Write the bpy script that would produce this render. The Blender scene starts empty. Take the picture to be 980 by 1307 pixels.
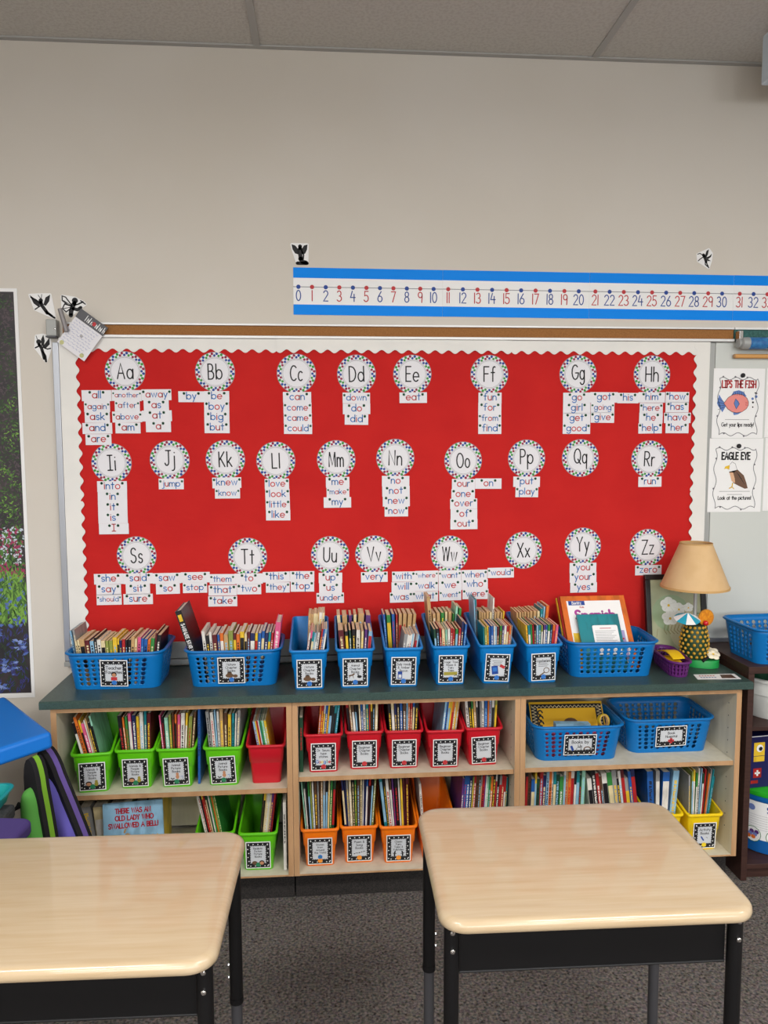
import bpy, math, random
from mathutils import Matrix, Vector
PI = math.pi
C = bpy.context.scene.collection
random.seed(7)

# ------------------------------------------------------------------ camera
CAM_H, PITCH, YAW, ROLL, FPX = 1.565, 0.08837, 0.07624, 0.0035, 980.0
MR = Matrix.Rotation(-YAW, 3, 'Z') @ Matrix.Rotation(-PITCH, 3, 'X') @ Matrix.Rotation(ROLL, 3, 'Y')
cam = bpy.data.objects.new('camera', bpy.data.cameras.new('camera'))
C.objects.link(cam)
cam.data.sensor_width = 36.0
cam.data.lens = FPX / 1307.0 * 36.0
cam.data.clip_start = 0.02
cm = MR @ Matrix(((1, 0, 0), (0, 0, -1), (0, 1, 0)))
cam.matrix_world = Matrix.Translation((0, 0, CAM_H)) @ cm.to_4x4()
bpy.context.scene.camera = cam

def ray(u, v):
    return MR @ Vector(((u - 490.0) / FPX, 1.0, -(v - 653.5) / FPX))
def atY(u, v, y):
    d = ray(u, v) * 1.0
    d *= y / d.y
    return Vector((d.x, d.y, d.z + CAM_H))
def atZ(u, v, z):
    d = ray(u, v)
    d *= (z - CAM_H) / d.z
    return Vector((d.x, d.y, z))

# ------------------------------------------------------------------ light
sc = bpy.context.scene
sc.view_settings.view_transform = 'Standard'
sc.view_settings.look = 'None'
sc.view_settings.gamma = 1.0
sc.view_settings.use_curve_mapping = False
sc.view_settings.exposure = 0.0
w = bpy.data.worlds.new('world'); sc.world = w; w.use_nodes = True
w.node_tree.nodes['Background'].inputs[0].default_value = (0.9, 0.95, 1, 1)
w.node_tree.nodes['Background'].inputs[1].default_value = 0.15
LIGHTS = [(-1.25, 0.0, 44), (1.35, 0.0, 44), (-1.25, -1.9, 60), (1.35, -1.9, 60), (3.4, 0.0, 30)]
FILL_WINDOWS = [(-1.3, 20), (0.7, 20), (2.7, 20)]          # unseen windows added behind the camera to brighten the back wall
FILL_COL = (0.93, 0.97, 1.0)
LIGHT_COL = (1.0, 0.965, 0.92)

# ------------------------------------------------------------------ materials
def lin(c):
    c = c / 255.0
    return c / 12.92 if c <= 0.04045 else ((c + 0.055) / 1.055) ** 2.4
def rgb(c):
    return (lin(c[0]), lin(c[1]), lin(c[2]), 1.0)
MATS = {}
def mat(name, col, rough=0.5, metal=0.0, spec=0.4, noise=None, bump=None, trans=0.0, coat=0.0):
    """noise = (colour2, scale3, detail, lo, hi)   bump = (scale3, strength, distance)"""
    if name in MATS: return MATS[name]
    m = bpy.data.materials.new(name); m.use_nodes = True
    nt = m.node_tree; b = nt.nodes['Principled BSDF']
    b.inputs['Base Color'].default_value = rgb(col)
    b.inputs['Roughness'].default_value = rough
    b.inputs['Metallic'].default_value = metal
    b.inputs['Specular IOR Level'].default_value = spec
    b.inputs['Transmission Weight'].default_value = trans
    b.inputs['Coat Weight'].default_value = coat
    b.inputs['Coat Roughness'].default_value = 0.05
    tc = None
    def tex(scale, detail):
        nonlocal tc
        if tc is None: tc = nt.nodes.new('ShaderNodeTexCoord')
        mp = nt.nodes.new('ShaderNodeMapping'); mp.inputs['Scale'].default_value = scale
        nt.links.new(tc.outputs['Object'], mp.inputs[0])
        n = nt.nodes.new('ShaderNodeTexNoise'); n.inputs['Scale'].default_value = 1.0
        n.inputs['Detail'].default_value = detail
        nt.links.new(mp.outputs[0], n.inputs['Vector'])
        return n
    if noise:
        c2, s3, det, lo, hi = noise
        n = tex(s3, det)
        r = nt.nodes.new('ShaderNodeValToRGB')
        r.color_ramp.elements[0].position = lo; r.color_ramp.elements[1].position = hi
        r.color_ramp.elements[0].color = rgb(col); r.color_ramp.elements[1].color = rgb(c2)
        nt.links.new(n.outputs[0], r.inputs[0]); nt.links.new(r.outputs[0], b.inputs['Base Color'])
    if bump:
        s3, st, dist = bump
        n = tex(s3, 3.0)
        bp = nt.nodes.new('ShaderNodeBump'); bp.inputs['Strength'].default_value = st; bp.inputs['Distance'].default_value = dist
        nt.links.new(n.outputs[0], bp.inputs['Height']); nt.links.new(bp.outputs[0], b.inputs['Normal'])
    MATS[name] = m
    return m

M = dict(
 wall=mat('wall_paint', (215, 209, 200), 0.85, spec=0.15, noise=((211, 204, 193), (1.5, 1.5, 1.5), 3, 0.4, 0.7), bump=((160, 160, 160), 0.06, 0.002)),
 ceil=mat('ceiling_board', (205, 202, 196), 0.95, spec=0.05, noise=((196, 192, 186), (90, 90, 90), 2, 0.45, 0.6), bump=((120, 120, 120), 0.3, 0.003)),
 tbar=mat('ceiling_bar', (176, 175, 172), 0.6),
 carpet=None,
 wboard=mat('whiteboard_enamel', (206, 210, 206), 0.32, spec=0.4),
 alu=mat('brushed_aluminium', (178, 182, 190), 0.4, metal=0.75),
 alu_w=mat('white_aluminium', (226, 226, 226), 0.4, metal=0.2),
 alu_g=mat('grey_strip', (166, 168, 166), 0.5, metal=0.2),
 cork=mat('cork_strip', (160, 110, 62), 0.9, noise=((140, 94, 50), (220, 220, 220), 3, 0.35, 0.7)),
 teal_cork=mat('teal_strip', (66, 110, 104), 0.85, noise=((50, 90, 88), (150, 150, 150), 2, 0.4, 0.6)),
 fabric=mat('red_fabric', (198, 40, 38), 0.85, spec=0.12, noise=((190, 36, 36), (6, 6, 6), 4, 0.35, 0.7), bump=((7, 7, 16), 0.22, 0.02)),
 border=mat('border_paper', (233, 231, 226), 0.6, noise=((227, 226, 222), (8, 8, 8), 4, 0.4, 0.7)),
 paper=mat('white_paper', (228, 227, 232), 0.55),
 paper_w=mat('bright_paper', (240, 240, 240), 0.5),
 ink=mat('black_ink', (24, 24, 28), 0.6),
 iblue=mat('blue_ink', (40, 112, 186), 0.6), ired=mat('red_ink', (190, 52, 58), 0.6), igreen=mat('green_ink', (40, 128, 88), 0.6),
 imag=mat('magenta_ink', (150, 30, 70), 0.6), idgreen=mat('leaf_ink', (60, 150, 60), 0.6), inavy=mat('navy_ink', (34, 70, 150), 0.6),
 igrey=mat('grey_ink', (120, 120, 126), 0.6), ilgrey=mat('pale_grey_ink', (176, 176, 182), 0.6), tagp=mat('tag_paper', (206, 210, 216), 0.5),
 oak=mat('oak_edge', (196, 156, 116), 0.5, noise=((180, 138, 98), (30, 30, 3), 4, 0.35, 0.7)),
 lam=mat('cabinet_laminate', (218, 211, 190), 0.45, noise=((208, 201, 180), (40, 40, 6), 4, 0.4, 0.7)),
 counter=mat('counter_laminate', (62, 84, 79), 0.38, noise=((47, 65, 62), (260, 260, 260), 3, 0.4, 0.65), spec=0.4),
 kick=mat('carpet_kick', (52, 48, 46), 0.95, noise=((34, 32, 32), (300, 300, 300), 2, 0.4, 0.6)),
 dbrown=mat('dark_walnut', (66, 42, 36), 0.5, noise=((52, 32, 28), (12, 90, 90), 4, 0.35, 0.7)),
 maple=mat('maple_laminate', (198, 178, 148), 0.3, spec=0.4, coat=0.6, noise=((190, 166, 132), (6, 90, 30), 6, 0.35, 0.7)),
 mapedge=mat('maple_edge', (196, 156, 112), 0.3, spec=0.4, coat=0.3),
 black=mat('black_steel', (14, 14, 16), 0.42, spec=0.35, bump=((300, 300, 300), 0.05, 0.001)),
 dgrey=mat('grey_steel', (78, 78, 82), 0.45, metal=0.4), chrome=mat('chrome', (210, 210, 210), 0.2, metal=1.0),
 bblue=mat('blue_plastic', (8, 120, 194), 0.34, spec=0.4), bgreen=mat('lime_plastic', (96, 196, 22), 0.32, spec=0.5),
 bred=mat('red_plastic', (196, 24, 40), 0.32, spec=0.5), borange=mat('orange_plastic', (244, 122, 16), 0.32, spec=0.5),
 byellow=mat('yellow_plastic', (242, 206, 16), 0.32, spec=0.5), bkblue=mat('basket_blue', (8, 112, 184), 0.36, spec=0.35),
 bpurple=mat('purple_plastic', (96, 34, 108), 0.4), bteal=mat('teal_card', (14, 150, 184), 0.5),
 pages=mat('aged_pages', (228, 200, 166), 0.85, noise=((206, 174, 138), (700, 6, 6), 2, 0.35, 0.65)),
 pagesw=mat('white_pages', (226, 218, 204), 0.85, noise=((200, 192, 178), (700, 6, 6), 2, 0.35, 0.65)),
)
# carpet: speckled loop pile
m = bpy.data.materials.new('carpet'); m.use_nodes = True; nt = m.node_tree; b = nt.nodes['Principled BSDF']
tc = nt.nodes.new('ShaderNodeTexCoord')
n1 = nt.nodes.new('ShaderNodeTexNoise'); n1.inputs['Scale'].default_value = 120; n1.inputs['Detail'].default_value = 2
n2 = nt.nodes.new('ShaderNodeTexVoronoi'); n2.inputs['Scale'].default_value = 150
mx = nt.nodes.new('ShaderNodeMix'); mx.data_type = 'RGBA'
r1 = nt.nodes.new('ShaderNodeValToRGB')
e = r1.color_ramp.elements; e[0].position = 0.36; e[1].position = 0.68
e[0].color = rgb((18, 15, 15)); e[1].color = rgb((132, 118, 110))
r2 = nt.nodes.new('ShaderNodeHueSaturation'); r2.inputs['Saturation'].default_value = 0.22; r2.inputs['Value'].default_value = 0.26
nt.links.new(tc.outputs['Object'], n1.inputs['Vector']); nt.links.new(tc.outputs['Object'], n2.inputs['Vector'])
nt.links.new(n1.outputs[0], r1.inputs[0]); nt.links.new(n2.outputs['Color'], r2.inputs['Color'])
mx.inputs['Factor'].default_value = 0.35
nt.links.new(r1.outputs[0], mx.inputs['A']); nt.links.new(r2.outputs[0], mx.inputs['B'])
nt.links.new(mx.outputs['Result'], b.inputs['Base Color']); b.inputs['Roughness'].default_value = 0.97; b.inputs['Specular IOR Level'].default_value = 0.08
bp = nt.nodes.new('ShaderNodeBump'); bp.inputs['Strength'].default_value = 0.6; bp.inputs['Distance'].default_value = 0.004
nt.links.new(n1.outputs[0], bp.inputs['Height']); nt.links.new(bp.outputs[0], b.inputs['Normal'])
M['carpet'] = m

BOOKCOL = dict(w=('white', (226, 222, 214)), c=('cream', (224, 206, 160)), k=('black', (26, 24, 28)), r=('red', (176, 34, 36)), b=('blue', (34, 92, 168)),
 g=('green', (52, 134, 62)), y=('yellow', (230, 190, 50)), o=('orange', (220, 112, 40)), p=('purple', (92, 50, 120)), t=('teal', (26, 132, 142)),
 l=('light blue', (140, 184, 212)), m=('maroon', (94, 26, 34)), n=('navy', (30, 40, 90)), d=('dark green', (30, 72, 50)), q=('pink', (226, 92, 140)),
 e=('grey', (150, 150, 150)), s=('tan', (196, 158, 108)), u=('brown', (92, 62, 42)), x=('olive', (140, 150, 70)), a=('mint', (150, 206, 180)))
for k, (nm, c) in BOOKCOL.items():
    c2 = tuple(max(0, int(v * 0.86)) for v in c)
    M['bk_' + k] = mat('book_' + nm.replace(' ', '_'), c, 0.38, spec=0.4, noise=(c2, (30, 30, 12), 3, 0.45, 0.6))

# ------------------------------------------------------------------ mesh builder
class MB:
    def __init__(s): s.v = []; s.f = []; s.m = []; s.T = None
    def add(s, vs, fs, m=0):
        o = len(s.v)
        s.v += [tuple(s.T @ Vector(p)) if s.T else tuple(p) for p in vs]
        s.f += [tuple(i + o for i in f) for f in fs]; s.m += [m] * len(fs)
    def box(s, x0, x1, y0, y1, z0, z1, m=0):
        s.add([(x0, y0, z0), (x1, y0, z0), (x1, y1, z0), (x0, y1, z0), (x0, y0, z1), (x1, y0, z1), (x1, y1, z1), (x0, y1, z1)],
              [(0, 3, 2, 1), (4, 5, 6, 7), (0, 1, 5, 4), (1, 2, 6, 5), (2, 3, 7, 6), (3, 0, 4, 7)], m)
    def prism(s, pts, lo, hi, ax='z', m=0):
        """extrude a 2-D outline; ax z: (x,y); ax y: (x,z) front at lo; ax x: (y,z)"""
        n = len(pts)
        f = {'z': lambda p, h: (p[0], p[1], h), 'y': lambda p, h: (p[0], h, p[1]), 'x': lambda p, h: (h, p[0], p[1])}[ax]
        vs = [f(p, lo) for p in pts] + [f(p, hi) for p in pts]
        fs = [tuple(range(n - 1, -1, -1)), tuple(range(n, 2 * n))] + [(i, (i + 1) % n, n + (i + 1) % n, n + i) for i in range(n)]
        if ax == 'y': fs = [tuple(reversed(q)) for q in fs]
        s.add(vs, fs, m)
    def loft(s, rings, m=0, cap0=True, cap1=True, loop=False):
        n = len(rings[0]); vs = [p for r in rings for p in r]; fs = []
        K = len(rings)
        for k in range(K if loop else K - 1):
            a, b_ = k * n, ((k + 1) % K) * n
            fs += [(a + i, a + (i + 1) % n, b_ + (i + 1) % n, b_ + i) for i in range(n)]
        if cap0 and not loop: fs.append(tuple(range(n - 1, -1, -1)))
        if cap1 and not loop: fs.append(tuple((K - 1) * n + i for i in range(n)))
        s.add(vs, fs, m)
    def lathe(s, prof, n=24, m=0, c=(0, 0), cap0=True, cap1=True):
        s.loft([[(c[0] + r * math.cos(2 * PI * i / n), c[1] + r * math.sin(2 * PI * i / n), z) for i in range(n)] for r, z in prof], m, cap0, cap1)
    def tube(s, pts, r, n=8, m=0):
        pts = [Vector(p) for p in pts]; rings = []
        for i, p in enumerate(pts):
            d = (pts[min(i + 1, len(pts) - 1)] - pts[max(i - 1, 0)]).normalized()
            a = d.cross(Vector((0, 0, 1)) if abs(d.z) < 0.9 else Vector((1, 0, 0))).normalized(); b2 = d.cross(a)
            rr = r[i] if isinstance(r, (list, tuple)) else r
            rings.append([tuple(p + (a * math.cos(2 * PI * k / n) - b2 * math.sin(2 * PI * k / n)) * rr) for k in range(n)])
        s.loft([list(reversed(q)) for q in rings], m)
    def ball(s, c, r, m=0, n=10, k=6, sx=1, sy=1, sz=1):
        s.loft([[(c[0] + sx * r * math.sin(PI * (j + .02) / (k + .04)) * math.cos(2 * PI * i / n), c[1] + sy * r * math.sin(PI * (j + .02) / (k + .04)) * math.sin(2 * PI * i / n),
                  c[2] - sz * r * math.cos(PI * (j + .02) / (k + .04))) for i in range(n)] for j in range(k + 1)], m)
    # flat artwork facing -y, layer = how many sheets of ink above the paper
    def flat(s, pts, layer=1, m=0):
        y = -0.00035 * layer
        a = sum(pts[i][0] * pts[(i + 1) % len(pts)][1] - pts[(i + 1) % len(pts)][0] * pts[i][1] for i in range(len(pts)))
        if a < 0: pts = list(reversed(pts))
        s.add([(p[0], y, p[1]) for p in pts], [tuple(range(len(pts)))], m)
    def rect(s, x, z, w_, h, layer=1, m=0, rot=0):
        c, q = math.cos(rot), math.sin(rot)
        s.flat([(x + dx * c - dz * q, z + dx * q + dz * c) for dx, dz in ((-w_ / 2, -h / 2), (w_ / 2, -h / 2), (w_ / 2, h / 2), (-w_ / 2, h / 2))], layer, m)
    def disc(s, x, z, r, layer=1, m=0, n=14, rz=None):
        s.flat([(x + r * math.cos(2 * PI * i / n), z + (rz or r) * math.sin(2 * PI * i / n)) for i in range(n)], layer, m)
    def stroke(s, pts, wd, layer=1, m=0, closed=False):
        pts = [p for i, p in enumerate(pts) if i == 0 or (abs(p[0] - pts[i - 1][0]) + abs(p[1] - pts[i - 1][1])) > 1e-7]
        if closed and len(pts) > 2 and math.hypot(pts[0][0] - pts[-1][0], pts[0][1] - pts[-1][1]) < 1e-6: pts.pop()
        n = len(pts); h = wd / 2; L = []; R = []
        if n < 2: return s.disc(pts[0][0], pts[0][1], h, layer, m, 8)
        for i, p in enumerate(pts):
            if closed: a, b_ = pts[i - 1], pts[(i + 1) % n]
            else: a, b_ = pts[max(i - 1, 0)], pts[min(i + 1, n - 1)]
            def nrm(u, v_):
                dx, dz = v_[0] - u[0], v_[1] - u[1]; l = math.hypot(dx, dz) or 1
                return (-dz / l, dx / l)
            n0 = nrm(a, p) if a != p else nrm(p, b_); n1_ = nrm(p, b_) if b_ != p else n0
            bx, bz = n0[0] + n1_[0], n0[1] + n1_[1]; l = math.hypot(bx, bz)
            if l < 0.3: bx, bz, k = n1_[0], n1_[1], 1
            else: bx /= l; bz /= l; k = min(1 / max(bx * n1_[0] + bz * n1_[1], 0.4), 1.6)
            L.append((p[0] + bx * h * k, p[1] + bz * h * k)); R.append((p[0] - bx * h * k, p[1] - bz * h * k))
        for i in range(n if closed else n - 1):
            j = (i + 1) % n
            s.flat([R[i], R[j], L[j], L[i]], layer, m)
        if not closed:
            for p in (pts[0], pts[-1]): s.disc(p[0], p[1], h * 0.98, layer, m, 8)
    def text(s, t, x, z, h, wt=0.13, m=0, align=0, layer=1, xs=1.0, gap=0.17):
        """stroke lettering; h = capital height; align 0 centre, -1 left; m may be a function of the character"""
        total = sum((GLYPH[c][0] if c in GLYPH else 0.4) + gap for c in t) - gap
        cx = x - (total * h * xs / 2 if align == 0 else 0)
        for c in t:
            if c in GLYPH:
                adv, strokes = GLYPH[c]
                for st in strokes:
                    cl = len(st) > 8 and st[0] == st[-1]
                    s.stroke([(cx + p[0] * h * xs, z + p[1] * h) for p in st], wt * h, layer, m(c) if callable(m) else m, cl)
                cx += (adv + gap) * h * xs
            else: cx += (0.4 + gap) * h * xs
        return total * h * xs
    def build(s, name, mats, parent=None, loc=None, rot=None, smooth=True, bevel=0, ang=38, mods=None):
        me = bpy.data.meshes.new(name); me.from_pydata(s.v, [], s.f)
        if not isinstance(mats, (list, tuple)): mats = [mats]
        for q in mats: me.materials.append(M[q] if isinstance(q, str) else q)
        me.polygons.foreach_set('material_index', s.m)
        if smooth:
            me.polygons.foreach_set('use_smooth', [True] * len(s.f)); me.set_sharp_from_angle(angle=math.radians(ang))
        o = bpy.data.objects.new(name, me); C.objects.link(o)
        if parent: o.parent = parent
        if loc: o.location = loc
        if rot: o.rotation_euler = rot
        if bevel:
            q = o.modifiers.new('bevel', 'BEVEL'); q.width = bevel; q.segments = 2; q.limit_method = 'ANGLE'
        if mods: mods(o)
        return o

def arc(cx, cz, rx, rz, a0, a1, n=None):
    n = n or max(4, int(abs(a1 - a0) / 26))
    return [(cx + rx * math.cos(math.radians(a0 + (a1 - a0) * i / n)), cz + rz * math.sin(math.radians(a0 + (a1 - a0) * i / n))) for i in range(n + 1)]
def circ(cx, cz, rx, rz=None):
    q = arc(cx, cz, rx, rz or rx, 0, 360, 14); q[-1] = q[0]; return q
O_ = circ(.31, .31, .31)
GLYPH = {
 'a': (.62, [O_, [(.62, .62), (.62, 0)]]), 'b': (.62, [[(0, 1), (0, 0)], O_]), 'c': (.55, [arc(.31, .31, .31, .31, 48, 312)]),
 'd': (.62, [O_, [(.62, 1), (.62, 0)]]), 'e': (.62, [[(0, .31), (.62, .31)] + arc(.31, .31, .31, .31, 0, 315)[1:]]),
 'f': (.42, [arc(.36, .8, .17, .2, 60, 180) + [(.19, 0)], [(0, .6), (.38, .6)]]), 'g': (.62, [O_, [(.62, .62)] + arc(.31, -.08, .31, .28, 0, -150)]),
 'h': (.54, [[(0, 1), (0, 0)], [(0, .3)] + arc(.27, .35, .27, .27, 165, 0) + [(.54, 0)]]), 'i': (.06, [[(.03, .62), (.03, 0)], [(.03, .86), (.03, .85)]]),
 'j': (.2, [[(.2, .62)] + arc(.0, -.15, .2, .2, 0, -110), [(.2, .86), (.2, .85)]]), 'k': (.5, [[(0, 1), (0, 0)], [(.45, .62), (0, .22)], [(.15, .35), (.5, 0)]]),
 'l': (.06, [[(.03, 1), (.03, 0)]]), 'm': (.84, [[(0, .62), (0, 0)], [(0, .32)] + arc(.21, .38, .21, .24, 165, 0) + [(.42, 0)], [(.42, .32)] + arc(.63, .38, .21, .24, 165, 0) + [(.84, 0)]]),
 'n': (.5, [[(0, .62), (0, 0)], [(0, .32)] + arc(.25, .36, .25, .26, 165, 0) + [(.5, 0)]]), 'o': (.62, [O_]), 'p': (.62, [[(0, .62), (0, -.38)], O_]),
 'q': (.62, [O_, [(.62, .62), (.62, -.38)]]), 'r': (.32, [[(0, .62), (0, 0)], [(0, .3)] + arc(.24, .36, .24, .26, 165, 70)]),
 's': (.42, [arc(.21, .465, .19, .155, 25, 270) + arc(.21, .155, .2, .155, 90, -155)[1:]]), 't': (.4, [[(.2, .92), (.2, 0)], [(0, .62), (.4, .62)]]),
 'u': (.5, [[(0, .62)] + arc(.25, .25, .25, .25, 180, 360) + [(.5, .62)], [(.5, .3), (.5, 0)]]), 'v': (.5, [[(0, .62), (.25, 0), (.5, .62)]]),
 'w': (.8, [[(0, .62), (.2, 0), (.4, .62), (.6, 0), (.8, .62)]]), 'x': (.48, [[(0, .62), (.48, 0)], [(.48, .62), (0, 0)]]),
 'y': (.5, [[(0, .62), (.25, .03)], [(.5, .62), (.1, -.36)]]), 'z': (.46, [[(0, .62), (.46, .62), (0, 0), (.46, 0)]]),
 'A': (.76, [[(0, 0), (.38, 1), (.76, 0)], [(.14, .36), (.62, .36)]]),
 'B': (.58, [[(0, 0), (0, 1), (.26, 1)] + arc(.26, .76, .24, .24, 90, -90)[1:] + [(0, .52), (.3, .52)] + arc(.3, .26, .28, .26, 90, -90)[1:] + [(0, 0)]]),
 'C': (.8, [arc(.46, .5, .46, .5, 48, 312)]), 'D': (.7, [[(0, 0), (0, 1), (.22, 1)] + arc(.22, .5, .48, .5, 90, -90)[1:] + [(0, 0)]]),
 'E': (.54, [[(.54, 1), (0, 1), (0, 0), (.54, 0)], [(0, .52), (.46, .52)]]), 'F': (.54, [[(.54, 1), (0, 1), (0, 0)], [(0, .52), (.46, .52)]]),
 'G': (.86, [arc(.46, .5, .46, .5, 48, 350) + [(.9, .45), (.5, .45)]]), 'H': (.66, [[(0, 1), (0, 0)], [(.66, 1), (.66, 0)], [(0, .5), (.66, .5)]]),
 'I': (.5, [[(.25, 1), (.25, 0)], [(0, 1), (.5, 1)], [(0, 0), (.5, 0)]]), 'J': (.56, [[(.4, 1)] + arc(.2, .2, .2, .2, 0, -165), [(.1, 1), (.62, 1)]]),
 'K': (.6, [[(0, 1), (0, 0)], [(.56, 1), (0, .42)], [(.16, .56), (.6, 0)]]), 'L': (.5, [[(0, 1), (0, 0), (.5, 0)]]),
 'M': (.84, [[(0, 0), (.06, 1), (.42, .1), (.78, 1), (.84, 0)]]), 'N': (.66, [[(0, 0), (0, 1), (.66, 0), (.66, 1)]]), 'O': (.92, [circ(.46, .5, .46, .5)]),
 'P': (.56, [[(0, 0), (0, 1), (.28, 1)] + arc(.28, .74, .28, .26, 90, -90)[1:] + [(0, .48)]]), 'Q': (.92, [circ(.46, .5, .46, .5), [(.54, .28), (.94, -.06)]]),
 'R': (.58, [[(0, 0), (0, 1), (.28, 1)] + arc(.28, .74, .28, .26, 90, -90)[1:] + [(0, .48)], [(.24, .48), (.58, 0)]]),
 'S': (.58, [arc(.3, .76, .26, .24, 30, 270) + arc(.29, .26, .28, .26, 90, -155)[1:]]), 'T': (.7, [[(.35, 1), (.35, 0)], [(0, 1), (.7, 1)]]),
 'U': (.66, [[(0, 1)] + arc(.33, .33, .33, .33, 180, 360) + [(.66, 1)]]), 'V': (.7, [[(0, 1), (.35, 0), (.7, 1)]]), 'W': (1.0, [[(0, 1), (.25, 0), (.5, 1), (.75, 0), (1, 1)]]),
 'X': (.64, [[(0, 1), (.64, 0)], [(.64, 1), (0, 0)]]), 'Y': (.66, [[(0, 1), (.33, .5), (.66, 1)], [(.33, .5), (.33, 0)]]), 'Z': (.64, [[(0, 1), (.64, 1), (0, 0), (.64, 0)]]),
 '0': (.52, [circ(.26, .5, .26, .5)]), '1': (.06, [[(.03, 1), (.03, 0)]]), '2': (.52, [arc(.26, .74, .25, .26, 165, -30) + [(0, 0), (.52, 0)]]),
 '3': (.5, [arc(.22, .75, .23, .25, 150, -90) + arc(.22, .26, .28, .26, 90, -150)[1:]]), '4': (.56, [[(.2, 1), (0, .38), (.56, .38)], [(.42, .7), (.42, 0)]]),
 '5': (.5, [[(.46, 1), (.06, 1), (.03, .56)] + arc(.2, .31, .28, .31, 115, -150)]), '6': (.52, [[(.4, 1), (.06, .48)] + arc(.26, .28, .26, .28, 145, -215)]),
 '7': (.5, [[(0, 1), (.5, 1), (.16, 0)]]), '8': (.5, [circ(.25, .76, .21, .24), circ(.25, .26, .25, .26)]), '9': (.5, [circ(.25, .73, .24, .27), [(.49, .73), (.44, 0)]]),
 '&': (.66, [[(.66, 0), (.16, .7)] + arc(.3, .82, .16, .18, 200, -20) + [(.06, .3)] + arc(.26, .22, .24, .22, 160, 340) + [(.62, .4)]]),
 '!': (.06, [[(.03, 1), (.03, .32)], [(.03, .05), (.03, .04)]]), ':': (.06, [[(.03, .55), (.03, .54)], [(.03, .05), (.03, .04)]]), '.': (.06, [[(.03, .03), (.03, .02)]]),
 '-': (.34, [[(0, .4), (.34, .4)]]), '*': (.3, [[(.15, .95), (.15, .65)], [(.02, .88), (.28, .72)], [(.28, .88), (.02, .72)]]), "'": (.06, [[(.03, 1), (.03, .8)]]),
}

def tag(o, label, cat, group=None, kind=None):
    if label: o['label'] = label
    if cat: o['category'] = cat
    if group: o['group'] = group
    if kind: o['kind'] = kind
    return o
def thing(name, label, cat, loc=(0, 0, 0), rot=(0, 0, 0), group=None, mtx=None):
    o = bpy.data.objects.new(name, None); C.objects.link(o); o.empty_display_size = 0.05
    if mtx is not None: o.matrix_world = mtx
    else: o.location = loc; o.rotation_euler = rot
    return tag(o, label, cat, group)
def struct(mb, name, mats, **k):
    o = mb.build(name, mats, **k); o['kind'] = 'structure'; return o
def rrect(x0, x1, y0, y1, r, n=4):
    q = []
    for cx, cy, a in ((x1 - r, y1 - r, 0), (x0 + r, y1 - r, 90), (x0 + r, y0 + r, 180), (x1 - r, y0 + r, 270)):
        q += [(cx + r * math.cos(math.radians(a + 90 * i / n)), cy + r * math.sin(math.radians(a + 90 * i / n))) for i in range(n + 1)]
    return q

# ================================================================== the room
WY, CZ = 2.88, 2.966
def wall(name, x0, x1, y0, y1):
    mb = MB(); mb.box(x0, x1, y0, y1, 0, CZ + .1); return struct(mb, name, 'wall', smooth=False)
mb = MB(); mb.box(-3.4, 4.9, -3.5, WY + .12, -.1, 0); struct(mb, 'floor', 'carpet', smooth=False)
mb = MB(); mb.box(-3.4, 4.9, -3.5, WY + .12, CZ, CZ + .1); struct(mb, 'ceiling', 'ceil', smooth=False)
wall('wall_back', -3.4, 4.9, WY, WY + .12); wall('wall_left', -3.4, -3.28, -3.5, WY); wall('wall_right', 4.78, 4.9, -3.5, WY); wall('wall_front', -3.28, 4.78, -3.5, -3.38)
mb = MB()
mb.box(-3.28, 4.78, WY - .022, WY - .0005, CZ - .006, CZ - .0005)
k = -3
x = -.225 - 1.219 * 2
while x < 4.7:
    mb.box(x - .012, x + .012, -3.37, WY - .023, CZ - .005, CZ - .0005); x += 1.219
y = WY - .61
while y > -3.3:
    mb.box(-3.27, 4.77, y - .012, y + .012, CZ - .0045, CZ - .0008); y -= .61
struct(mb, 'ceiling_grid_trim', 'tbar', smooth=False)
fill_pane = bpy.data.materials.new('fill_pane_glow'); fill_pane.use_nodes = True  # glowing pane for the added fill windows
fill_pane.node_tree.nodes['Principled BSDF'].inputs['Emission Color'].default_value = (.85, .93, 1, 1)
fill_pane.node_tree.nodes['Principled BSDF'].inputs['Emission Strength'].default_value = 1.2
# recessed ceiling lights
em = bpy.data.materials.new('lamp_diffuser'); em.use_nodes = True
em.node_tree.nodes['Principled BSDF'].inputs['Emission Color'].default_value = (1, .97, .92, 1)
em.node_tree.nodes['Principled BSDF'].inputs['Emission Strength'].default_value = 1.5
for i, (lx, ly, pw) in enumerate(LIGHTS):
    t = thing('ceiling_light', 'long recessed ceiling light with white diffuser, %s' % ('overhead on the poster side of the desks', 'overhead on the lamp side of the desks', 'behind the camera on poster side', 'behind the camera on lamp side', 'farthest toward the lamp side')[i], 'ceiling light', (lx, ly, CZ), group='ceiling lights')
    mb = MB(); mb.box(-.62, .62, -.32, -.28, -.012, -.0005); mb.box(-.62, .62, .28, .32, -.012, -.0005); mb.box(-.62, -.58, -.28, .28, -.012, -.0005); mb.box(.58, .62, -.28, .28, -.012, -.0005)
    mb.build('frame', 'tbar', t, smooth=False)
    mb = MB(); mb.box(-.58, .58, -.28, .28, -.008, -.0008); d = mb.build('diffuser', em, t, smooth=False)
    la = bpy.data.lights.new('lamp_light', 'AREA'); la.shape = 'RECTANGLE'; la.size = 1.14; la.size_y = .54; la.energy = pw; la.color = LIGHT_COL; la.spread = math.radians(176)
    lo = bpy.data.objects.new('lamp_light', la); C.objects.link(lo); lo.parent = t; lo.location = (0, 0, -.02)

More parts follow.
